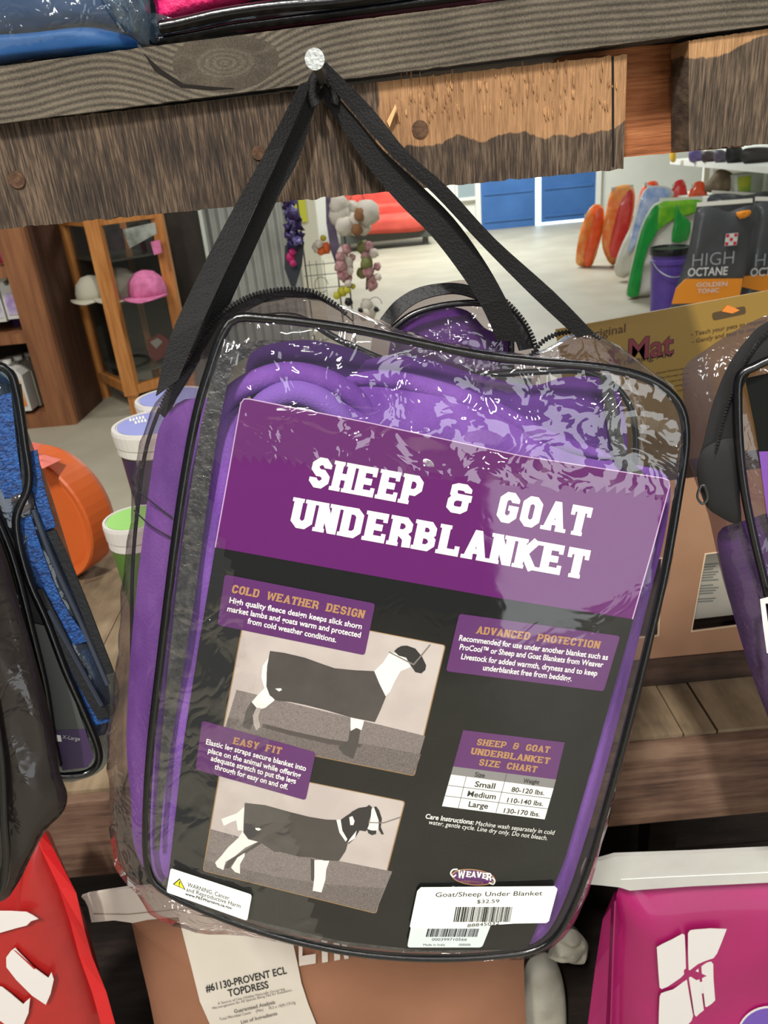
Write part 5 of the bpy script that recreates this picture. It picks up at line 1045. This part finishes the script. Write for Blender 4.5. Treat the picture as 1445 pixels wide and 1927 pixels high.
obj('tag_text', tt('#61130-PROVENT ECL', (388, 1867), (540, 1832), (-2.5, -13), .02), INK, tg_); obj('tag_text', tt('TOPDRESS', (430, 1876), (506, 1859), (-2.5, -13), .02), INK, tg_)
gi = mat('tag_grey_ink', (110, 104, 98), .7)
obj('tag_text', tt('A Source of Live (Viable) Naturally Occurring', (410, 1891), (536, 1863), (-1, -4.5)), gi, tg_); obj('tag_text', tt('Microorganisms for All Species Being Fed for Evaluation.', (400, 1900), (550, 1865), (-1, -4.5)), gi, tg_)
obj('tag_text', tt('Guaranteed Analysis', (441, 1907), (518, 1889), (-1.5, -6.5), .02), gi, tg_); obj('tag_text', tt('Total Microbial Count     (Min)     10.2 x 10(9) CFU/g', (413, 1921), (556, 1889), (-1, -5)), gi, tg_); obj('tag_text', tt('List of Ingredients', (454, 1927), (522, 1910), (-1.5, -6), .02), gi, tg_)
bigl = [ [(562, 1800), (594, 1795), (594, 1813), (563, 1818)], [(562, 1770), (569, 1770), (569, 1800), (562, 1800)], [(604, 1760), (615, 1758), (617, 1810), (606, 1812)], [(627, 1758), (638, 1757), (640, 1806), (629, 1808)], [(640, 1757), (650, 1757), (656, 1804), (648, 1805)]]
for q in bigl: obj('lettering', ink(bs, q, .0008), wb_, t)
# white crumpled bag to the right of it
wcm = mat('crumpled_white', (200, 196, 180), .7, var=(176, 170, 154), vscale=18, bump=1, bscale=22)
PW = Plane(hy(1040, 1850, .78), (0, -1, .1))
t = bigbag('feed_bag', 'crumpled white feed bag between the brown and magenta bags', [(985, 1830), (1010, 1795), (1040, 1800), (1060, 1850), (1066, 1927), (1060, 2040), (1030, 2060), (985, 2060), (975, 1940)], PW, wcm, .02, .04)
obj('crumpled_top', pillow([hy(v.x, v.y, .74) for v in spline([(1030, 1796), (1050, 1762), (1078, 1748), (1104, 1772), (1106, 1792), (1098, 1812), (1060, 1808), (1036, 1804)], 4, True)], (0, -1, 0), .012, .02, 10, 60, nz=.008, nsc=60), wcm, t)
# magenta bag
mg = mat('sack_magenta', (164, 10, 96), .5, var=(146, 18, 82), vscale=5, bump=.6, bscale=14, coat=.25); mgd = mat('sack_magenta_side', (150, 14, 88), .55, bump=.6, bscale=14, coat=.2)
t = bigbag('feed_bag', 'magenta feed bag with white emblem and white sewn top at the lower right', [(1164, 1668), (1240, 1664), (1445, 1654), (1640, 1650), (1640, 2150), (1400, 2160), (1180, 2150), (1168, 2000), (1164, 1900), (1168, 1760)], PMg, mg, .03, .02)
ms = lf(PMg, .030); CG = crop(1060, 1500, 3.753)
obj('side_gusset', strip([ms(x, y, -.028) for x, y in [(1172, 1674), (1169, 1750), (1166, 1850), (1164, 1960), (1162, 2100)]], [ms(x, y, -.05) for x, y in [(1156, 1678), (1134, 1730), (1120, 1820), (1105, 1935), (1096, 2090)]], .003), mgd, t)
obj('side_fold', strip([ms(x, y, -.03) for x, y in [(1150, 1700), (1146, 1800), (1140, 1927), (1136, 2090)]], [ms(x, y, -.018) for x, y in [(1156, 1696), (1152, 1800), (1148, 1927), (1144, 2090)]], .002), mgd, t)
bw = mat('band_white_cool', (200, 200, 192), .6, var=(188, 186, 180), vscale=8, bump=.6, bscale=40)
obj('sewn_band', join(prism([ms(x, y, .003) for x, y in [(1096, 1640), (1104, 1622), (1130, 1620), (1158, 1612), (1300, 1607), (1445, 1600), (1640, 1594), (1640, 1652), (1445, 1661), (1300, 1668), (1185, 1676), (1166, 1670), (1130, 1666), (1094, 1663)]], -PMg.n * .006)), bw, t)
obj('stitching', tube([ms(x, y, .0036) for x, y in [(1168, 1655), (1260, 1650), (1445, 1642), (1560, 1638)]], .0006, 5), mat('thread_white', (236, 236, 230), .7), t)
LW = mat('emblem_white', (218, 214, 210), .5)
for nm, q in (('upper_left', [(660, 1064), (700, 1040), (760, 1012), (842, 968), (857, 975), (862, 1100), (866, 1236), (830, 1275), (780, 1310), (735, 1340), (695, 1356), (680, 1345), (672, 1250)]), ('upper_right', [(880, 965), (895, 945), (930, 938), (1040, 930), (1153, 934), (1120, 1020), (1085, 1105), (1060, 1138), (1000, 1158), (950, 1180), (885, 1230), (880, 1100)]),
    ('lower_left', [(680, 1412), (690, 1390), (720, 1378), (775, 1362), (820, 1330), (872, 1290), (890, 1400), (916, 1545), (905, 1580), (880, 1606), (672, 1660), (675, 1520)])):
    obj('emblem_leaf', prism([ms(x, y, .001) for x, y in CG(q)], -PMg.n * .0008), LW, t)
obj('emblem_leaf', join(*[prism([ms(x, y, .001) for x, y in CG(q)], -PMg.n * .0008) for q in ([(886, 1275), (920, 1240), (953, 1212), (966, 1330), (978, 1400), (992, 1505), (960, 1530), (938, 1552), (925, 1535), (905, 1400)], [(963, 1308), (982, 1305), (992, 1385), (974, 1388)], [(975, 1198), (1015, 1172), (1045, 1164), (1058, 1180), (1060, 1280), (1072, 1435), (1045, 1462), (1012, 1483), (1002, 1480), (990, 1380), (980, 1290)])]), LW, t, label='white leaf shape cut to the letter H')
cc = [(1448 + 62 * math.cos(a), 1952 + 58 * math.sin(a)) for a in [i * math.pi / 20 for i in range(40)]]
obj('round_print', prism([ms(x, y, .001) for x, y in cc], -PMg.n * .0008), LW, t); obj('round_print', prism([ms(1448 + (x - 1448) * .94, 1952 + (y - 1952) * .94, .0014) for x, y in cc], -PMg.n * .0008), mat('print_violet', (108, 78, 170), .5), t, label='violet disc with white rim')

# ================================================================== neighbouring hanging bags
# right: second underblanket bag, partly in view
PRt = Plane(hy(1400, 850, .50), (-.18, -.97, .12))
rb = thing('vinyl_zip_bag', 'clear vinyl bag with black zipper hanging at the right photo edge', 'bag', PRt(1420, 1500, 0))
film_r = film_mat('clear_vinyl_neighbour', haze=.05, tint=(215, 205, 210), crease=.45, scale=50, rough=.07, thru=.96, big=.5, refl=.7)
ro = [(1560, 560), (1445, 592), (1370, 630), (1308, 672), (1286, 692), (1284, 730), (1290, 800), (1292, 850), (1308, 905), (1330, 960), (1342, 1010), (1360, 1090), (1385, 1170), (1412, 1260), (1445, 1350), (1500, 1470), (1700, 1480), (1700, 560)]
obj('film_body', pillow([PRt(v.x, v.y, -.02) for v in spline(ro, 4, True)], PRt.n, .022, .03, 14, 140, pw=6, nz=.004, nsc=50), film_r, rb, smooth=True)
rbk = thing('folded_underblanket', 'purple underblanket inside the bag at the right photo edge', 'blanket', PRt(1440, 1450, -.02))
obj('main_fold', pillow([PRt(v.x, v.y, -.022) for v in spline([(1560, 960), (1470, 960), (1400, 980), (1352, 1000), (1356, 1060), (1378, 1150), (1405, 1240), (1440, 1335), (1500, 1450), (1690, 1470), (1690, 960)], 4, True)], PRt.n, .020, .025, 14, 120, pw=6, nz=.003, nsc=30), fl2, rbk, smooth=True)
zb_ = [(1560, 560), (1445, 605), (1405, 640), (1370, 690), (1342, 760), (1325, 830), (1312, 880), (1316, 920)]; zi_ = [(1560, 640), (1480, 660), (1430, 680), (1398, 730), (1386, 800), (1386, 880), (1390, 940), (1396, 985)]
obj('zipper_band', strip([PRt(v.x, v.y, .004) for v in spline(zb_, 5)], [PRt(v.x, v.y, .006) for v in spline(zi_, 5)], .0015), mat('zip_black', (12, 12, 12), .75), rb)
def beadsP(Pl, px, lift, r=.0012, step=.0022):
    P = [Pl(v.x, v.y, lift) for v in spline(px, 6)]; n = max(4, int(sum((b - a).length for a, b in zip(P, P[1:])) / step)); Q = resample(P, n, False); G = []
    for i, q in enumerate(Q):
        a = Q[max(0, i - 1)]; b = Q[min(n - 1, i + 1)]; t = (b - a).normalized(); G.append(tube([q - t * step * .4, q, q + t * step * .3], r, 5))
    return join(*G)
obj('zipper', beadsP(PRt, [(1560, 575), (1455, 618), (1410, 668), (1385, 722), (1364, 780), (1352, 830), (1342, 870)], .008), zipm, rb)
obj('zip_flap', pillow([PRt(v.x, v.y, .006) for v in spline([(1312, 880), (1330, 840), (1390, 830), (1392, 930), (1392, 985), (1350, 970), (1325, 945)], 4, True)], PRt.n, .004, .003, 8, 50), MATS['zip_black'], rb, smooth=True)
obj('zip_pull', tube([PRt(v.x, v.y, .012) for v in spline([(1318, 915), (1312, 935), (1322, 948), (1331, 936), (1326, 915)], 4, True)], .0010, 6, True), mat('zip_metal', (90, 88, 86), .35, .9), rb)
obj('piping', tube([PRt(v.x, v.y, .012) for v in spline([(1560, 640), (1470, 668), (1420, 690), (1392, 708), (1388, 760), (1392, 850), (1402, 930), (1418, 1010), (1440, 1100), (1470, 1220), (1500, 1300)], 6)], .0030, 8), piping, rb, smooth=True)
rcard = thing('insert_card', 'dark and purple card inside the bag at the right photo edge', 'card', PRt(1450, 1200, .006))
obj('card_sheet', prism([PRt(x, y, .004) for x, y in [(1402, 712), (1600, 670), (1600, 845), (1428, 850), (1420, 800)]], -PRt.n * .0006), BLK, rcard)
obj('purple_panel', prism([PRt(x, y, .0045) for x, y in [(1428, 850), (1600, 845), (1600, 1290), (1500, 1290), (1470, 1100), (1442, 960)]], -PRt.n * .0006), mat('purple_panel', (112, 66, 152), .6), rcard)
obj('lettering', prism([PRt(x, y, .024) for x, y in [(1430, 1128), (1445, 1124), (1500, 1120), (1500, 1130), (1440, 1136), (1446, 1180), (1450, 1226), (1443, 1230), (1436, 1180)]], -PRt.n * .0005), LW, rb)
# handles of the right bag go up out of the picture: hook rail behind
# left: blue mesh bag
PL = Plane(hy(100, 1100, .54), (.30, -.93, .16)); fl_l = film_mat('clear_vinyl_left', haze=.035, tint=(190, 205, 215), crease=.35, scale=50, rough=.07, thru=.95, big=.5, refl=.8)
lb = thing('vinyl_zip_bag', 'clear vinyl bag of blue mesh hanging at the left photo edge', 'bag', PL(80, 1500, 0))
lo_ = [(-140, 640), (-20, 676), (14, 692), (30, 740), (48, 800), (66, 850), (88, 905), (112, 980), (140, 1070), (172, 1150), (205, 1240), (226, 1300), (208, 1370), (200, 1440), (150, 1468), (90, 1470), (-140, 1450)]
obj('film_body', pillow([PL(v.x, v.y, -.01) for v in spline(lo_, 4, True)], PL.n, .016, .03, 14, 140, pw=5, nz=.003, nsc=45, c=PL(20, 1120, -.01)), fl_l, lb, smooth=True)
bmesh_ = mat('blue_mesh', (20, 34, 54), .6, var=(30, 62, 100), vscale=60, bump=1, bscale=420, detail=1, sheen=.2)
mb_ = thing('mesh_blanket', 'bright blue mesh livestock blanket folded in the bag at the left edge', 'blanket', PL(60, 1400, -.015))
obj('main_fold', pillow([PL(v.x, v.y, -.014) for v in spline([(-130, 690), (5, 706), (32, 770), (52, 840), (80, 920), (104, 1000), (134, 1090), (168, 1180), (204, 1290), (203, 1370), (185, 1385), (100, 1390), (-130, 1380)], 4, True)], PL.n, .016, .020, 16, 140, pw=5, nz=.006, nsc=26, nstretch=(2, 1, .4), c=PL(20, 1100, -.014)), bmesh_, mb_, smooth=True)
ns = mat('navy_binding', (10, 12, 16), .7, bump=.4, bscale=300); gs = mat('grey_binding', (52, 58, 70), .6)
bb_l = mat('blue_mesh_strip', (8, 42, 92), .55, var=(20, 76, 142), vscale=300, bump=1, bscale=500, detail=1)
for px, w, m, l in (([(0, 745), (12, 850), (24, 935)], 20, bb_l, .006), ([(58, 850), (72, 920), (94, 995)], 11, bb_l, .006), ([(44, 975), (72, 1060), (105, 1140), (152, 1210)], 14, bb_l, .006), ([(128, 1250), (158, 1310), (192, 1362)], 16, bb_l, .006),
    ([(30, 725), (44, 830), (50, 930)], 8, ns, .009), ([(68, 1110), (112, 1195), (160, 1290), (196, 1352)], 11, ns, .009), ([(96, 1000), (132, 1080), (172, 1180), (206, 1268)], 8, ns, .009), ([(-30, 930), (0, 1000), (40, 1085), (84, 1180)], 15, ns, .009), ([(62, 960), (100, 1060), (150, 1170), (202, 1290)], 3, gs, .010), ([(90, 1150), (132, 1225), (190, 1330)], 2, gs, .011)):
    S_ = spline(px, 5); obj('mesh_strip' if m is bb_l else 'binding', strip([PL(v.x - w, v.y + w * .3, l) for v in S_], [PL(v.x + w, v.y - w * .3, l + .0015) for v in S_], .002), m, mb_)
obj('clear_sleeve', pillow([PL(v.x, v.y, .008) for v in spline([(22, 935), (40, 926), (58, 924), (64, 950), (54, 962), (30, 968)], 3, True)], PL.n, .003, .002, 5, 30), film, lb, smooth=True)
lc = thing('insert_card', 'grey card with a purple foot inside the left blue mesh bag', 'card', PL(120, 1440, .004))
obj('card_sheet', prism([PL(x, y, .0115) for x, y in [(50, 1170), (95, 1180), (130, 1290), (160, 1372), (96, 1376), (70, 1290)]], -PL.n * .0006), mat('card_charcoal', (58, 60, 58), .5), lc)
obj('purple_foot', prism([PL(x, y, .0118) for x, y in [(94, 1375), (160, 1372), (176, 1425), (165, 1444), (118, 1450), (104, 1420)]], -PL.n * .0006), mat('foot_purple', (48, 26, 66), .5), lc)
obj('lettering', words(lambda x, y, l=0: PL(x, y, .0125), 'X-Large', (117, 1390), (150, 1394), (1, -7)), mat('tiny_white', (190, 190, 190), .6), lc); obj('size_square', prism([PL(x, y, .0125) for x, y in [(106, 1383), (114, 1384), (116, 1396), (108, 1395)]], -PL.n * .0004), WHT, lc)
obj('piping', tube([PL(v.x, v.y, .010) for v in spline([(-40, 680), (14, 696), (32, 740), (46, 830), (54, 910), (30, 980), (50, 1080), (86, 1165), (122, 1260), (160, 1345), (184, 1405), (184, 1436), (165, 1454), (130, 1460), (95, 1458), (-60, 1440)], 6)], .0032, 8), piping, lb, smooth=True)
obj('piping', tube([PL(v.x, v.y, .012) for v in spline([(-40, 900), (20, 1040), (60, 1190), (84, 1290), (98, 1380), (110, 1440)], 6)], .0034, 8), piping, lb, smooth=True)
# dark smoky bag in front of it, lower left
PL2 = Plane(hy(20, 1350, .47), (.22, -.95, .15)); smk = film_mat('smoky_vinyl', haze=.10, tint=(120, 110, 106), crease=.3, scale=45, rough=.1, thru=.72, big=.6, refl=.6)
db = thing('vinyl_zip_bag', 'smoky dark plastic bag hanging lowest at the left photo edge', 'bag', PL2(20, 1690, 0))
do_ = [(-160, 960), (-30, 985), (8, 1040), (40, 1150), (72, 1260), (98, 1360), (112, 1450), (127, 1495), (118, 1530), (88, 1560), (60, 1610), (30, 1668), (-10, 1700), (-160, 1710)]
obj('film_body', pillow([PL2(v.x, v.y, -.005) for v in spline(do_, 4, True)], PL2.n, .014, .02, 16, 140, pw=5, nz=.008, nsc=30, nstretch=(2.2, 1, .4)), smk, db, smooth=True)
dbk = thing('dark_blanket', 'black folded blanket inside the smoky bag at the left edge', 'blanket', PL2(0, 1500, -.01))
obj('main_fold', pillow([PL2(v.x, v.y, -.008) for v in spline([(-150, 980), (-30, 1000), (4, 1060), (34, 1170), (62, 1290), (78, 1400), (84, 1500), (50, 1560), (10, 1600), (-150, 1640)], 4, True)], PL2.n, .008, .012, 14, 100, pw=5, nz=.006, nsc=26, nstretch=(2, 1, .4)), mat('charcoal_cloth', (38, 34, 33), .9, var=(56, 50, 48), vscale=30, stretch=(1, 1, .3)), dbk, smooth=True)
obj('piping', tube([PL2(v.x, v.y, .012) for v in spline([(-60, 1200), (-20, 1300), (2, 1420), (8, 1540), (12, 1620), (-2, 1680), (-60, 1700)], 6)], .0032, 8), piping, db, smooth=True)
# another bag hung behind the main one: its top corner shows between the handles
PBk = Plane(hy(860, 600, .60), (.0, -.98, .2))
bb2 = thing('vinyl_zip_bag', 'clear bag with black zipper hanging behind the main bag, only its top corner visible', 'bag', PBk(860, 900, -.02))
obj('film_body', pillow([PBk(v.x, v.y, -.01) for v in spline([(700, 640), (728, 592), (780, 548), (845, 530), (885, 528), (930, 548), (975, 588), (1005, 650), (1020, 760), (1010, 900), (700, 900)], 5, True)], PBk.n, .016, .03, 12, 110, nz=.003, nsc=50), film, bb2, smooth=True)
b2k = thing('folded_underblanket', 'purple underblanket inside the bag hanging behind the main bag', 'blanket', PBk(860, 880, -.02))
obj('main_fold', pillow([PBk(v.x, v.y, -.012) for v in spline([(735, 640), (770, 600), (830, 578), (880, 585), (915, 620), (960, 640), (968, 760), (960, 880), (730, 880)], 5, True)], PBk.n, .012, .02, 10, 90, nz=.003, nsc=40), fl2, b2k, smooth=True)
obj('zipper_band', strip([PBk(v.x, v.y, .0) for v in spline([(715, 600), (745, 565), (790, 540), (850, 532), (900, 542), (945, 566), (985, 605), (1006, 655)], 5)], [PBk(v.x, v.y, .004) for v in spline([(735, 612), (765, 582), (800, 562), (850, 552), (890, 560), (930, 582), (962, 618), (978, 660)], 5)], .0015), zipm, bb2)
obj('zipper', beadsP(PBk, [(900, 540), (945, 562), (982, 600), (1004, 640), (1012, 680)], .002, .002, .0026), zipm, bb2)
obj('piping', tube([PBk(v.x, v.y, .008) for v in spline([(735, 622), (775, 592), (830, 575), (890, 570), (940, 578), (958, 600), (962, 660), (962, 720)], 6)], .0026, 8), piping, bb2, smooth=True)

# ================================================================== goods lying on top of the rail
zr = hy(250, 86, .60).z + .001
YT = .605
def topt(name, label, cat, x, y): return thing(name, label, cat, hy(x, y, YT))
film_t = film_mat('clear_film_top', haze=.06, tint=(200, 215, 225), crease=.7, scale=60, rough=.07, thru=.95, big=.6, refl=.8)
tb_ = topt('bagged_blanket', 'blue folded blanket in clear film lying on the rail at the top left', 'blanket', 100, 110)
b1 = mat('blue_nylon', (44, 108, 172), .5, var=(66, 138, 200), vscale=10, bump=.4, bscale=60); b2 = mat('navy_nylon', (28, 62, 104), .5, var=(44, 84, 128), vscale=10, bump=.4, bscale=60)
def TP(px, Y, tf, tb, m, par, name, **kw): return obj(name, pillow([hy(v.x, v.y, Y) for v in spline(px, 5, True)], (0, -1, 0), tf, tb, 10, 90, **kw), m, par, smooth=True)
TP([(-140, 74), (-60, 68), (60, 62), (180, 50), (240, 66), (258, 88), (180, 100), (60, 112), (-60, 128), (-140, 136)], .62, .012, .08, b1, tb_, 'lower_fold', pw=5)
TP([(-140, -70), (20, -70), (160, -70), (240, -40), (262, 20), (240, 48), (170, 46), (60, 58), (-60, 66), (-140, 72)], .62, .014, .10, b2, tb_, 'upper_fold', pw=5)
TP([(-140, -80), (120, -80), (270, -60), (282, 10), (284, 70), (276, 82), (250, 84), (180, 96), (60, 112), (-140, 136)], .615, .018, .05, film_t, tb_, 'film_wrap', pw=6, nz=.004, nsc=60)
TP([(188, -20), (240, -40), (276, -10), (282, 40), (280, 78), (262, 80), (230, 50), (200, 20)], .598, .010, .01, film_t, tb_, 'film_knot', nz=.010, nsc=90)
bk2 = topt('bagged_blanket', 'black piped bag with hot pink mesh lying on the rail right of the blue one', 'blanket', 500, 80)
TP([(282, 84), (286, 30), (300, -60), (600, -90), (1000, -140), (1060, -90), (1010, -8), (900, 12), (723, 34), (560, 50), (420, 66), (320, 80)], .64, .004, .10, mat('bag_black', (24, 24, 25), .45, bump=.5, bscale=30), bk2, 'bag_side', pw=6)
TP([(288, -60), (480, -90), (520, -20), (460, 4), (400, 18), (340, 34), (302, 42), (292, 10)], .628, .010, .01, mat('hot_pink_mesh', (214, 20, 96), .5, var=(235, 50, 120), vscale=120, bump=.8, bscale=300), bk2, 'mesh_panel', pw=6)
TP([(440, 56), (520, 34), (640, 16), (760, 0), (900, -20), (1000, -30), (1010, -8), (900, 12), (723, 34), (560, 51), (470, 62)], .628, .006, .02, mat('maroon_fabric', (72, 22, 38), .7), bk2, 'maroon_panel', pw=5)
obj('piping', tube([hy(v.x, v.y, .612) for v in spline([(300, 52), (340, 44), (420, 26), (520, 12), (640, 2), (760, -16), (900, -40)], 6)], .004, 8), piping, bk2, smooth=True); obj('piping', tube([hy(v.x, v.y, .618) for v in spline([(296, 76), (360, 66), (440, 50), (560, 34), (680, 18), (800, 2), (900, -12)], 6)], .003, 8), piping, bk2, smooth=True)
TP([(280, 30), (300, 26), (330, 40), (400, 50), (470, 30), (480, 44), (400, 66), (320, 78), (284, 78)], .622, .004, .004, film_t, bk2, 'film_wrap', nz=.003, nsc=60)

# ---- repeats share a group
GR = {'cap': 'caps in the glass cabinet', 'jug': 'jugs on the brown shelf unit', 'bottle': 'bottles on the brown shelf unit', 'lidded_tub': 'lidded tubs on the rack shelf', 'folded_bandana': 'bandanas in the glass cabinet', 'flower_bunch': 'artificial flowers on the wire stand', 'packet': 'packets on the upper white shelf', 'vinyl_zip_bag': 'vinyl bags hanging from the rack', 'bagged_blanket': 'bagged blankets lying on the rail', 'plush_toy': 'plush toys on the wire stand', 'insert_card': 'printed cards inside the vinyl bags', 'folded_underblanket': 'purple underblankets in the vinyl bags'}
for o in list(COL.objects):
    if o.parent is None and 'category' in o:
        k = o.name.split('.')[0]
        if k in GR: o['group'] = GR[k]
        elif k == 'feed_bag': o['group'] = 'feed bags standing under the rack shelf' if o.location.y < 2 else 'feed bags on the hall floor'
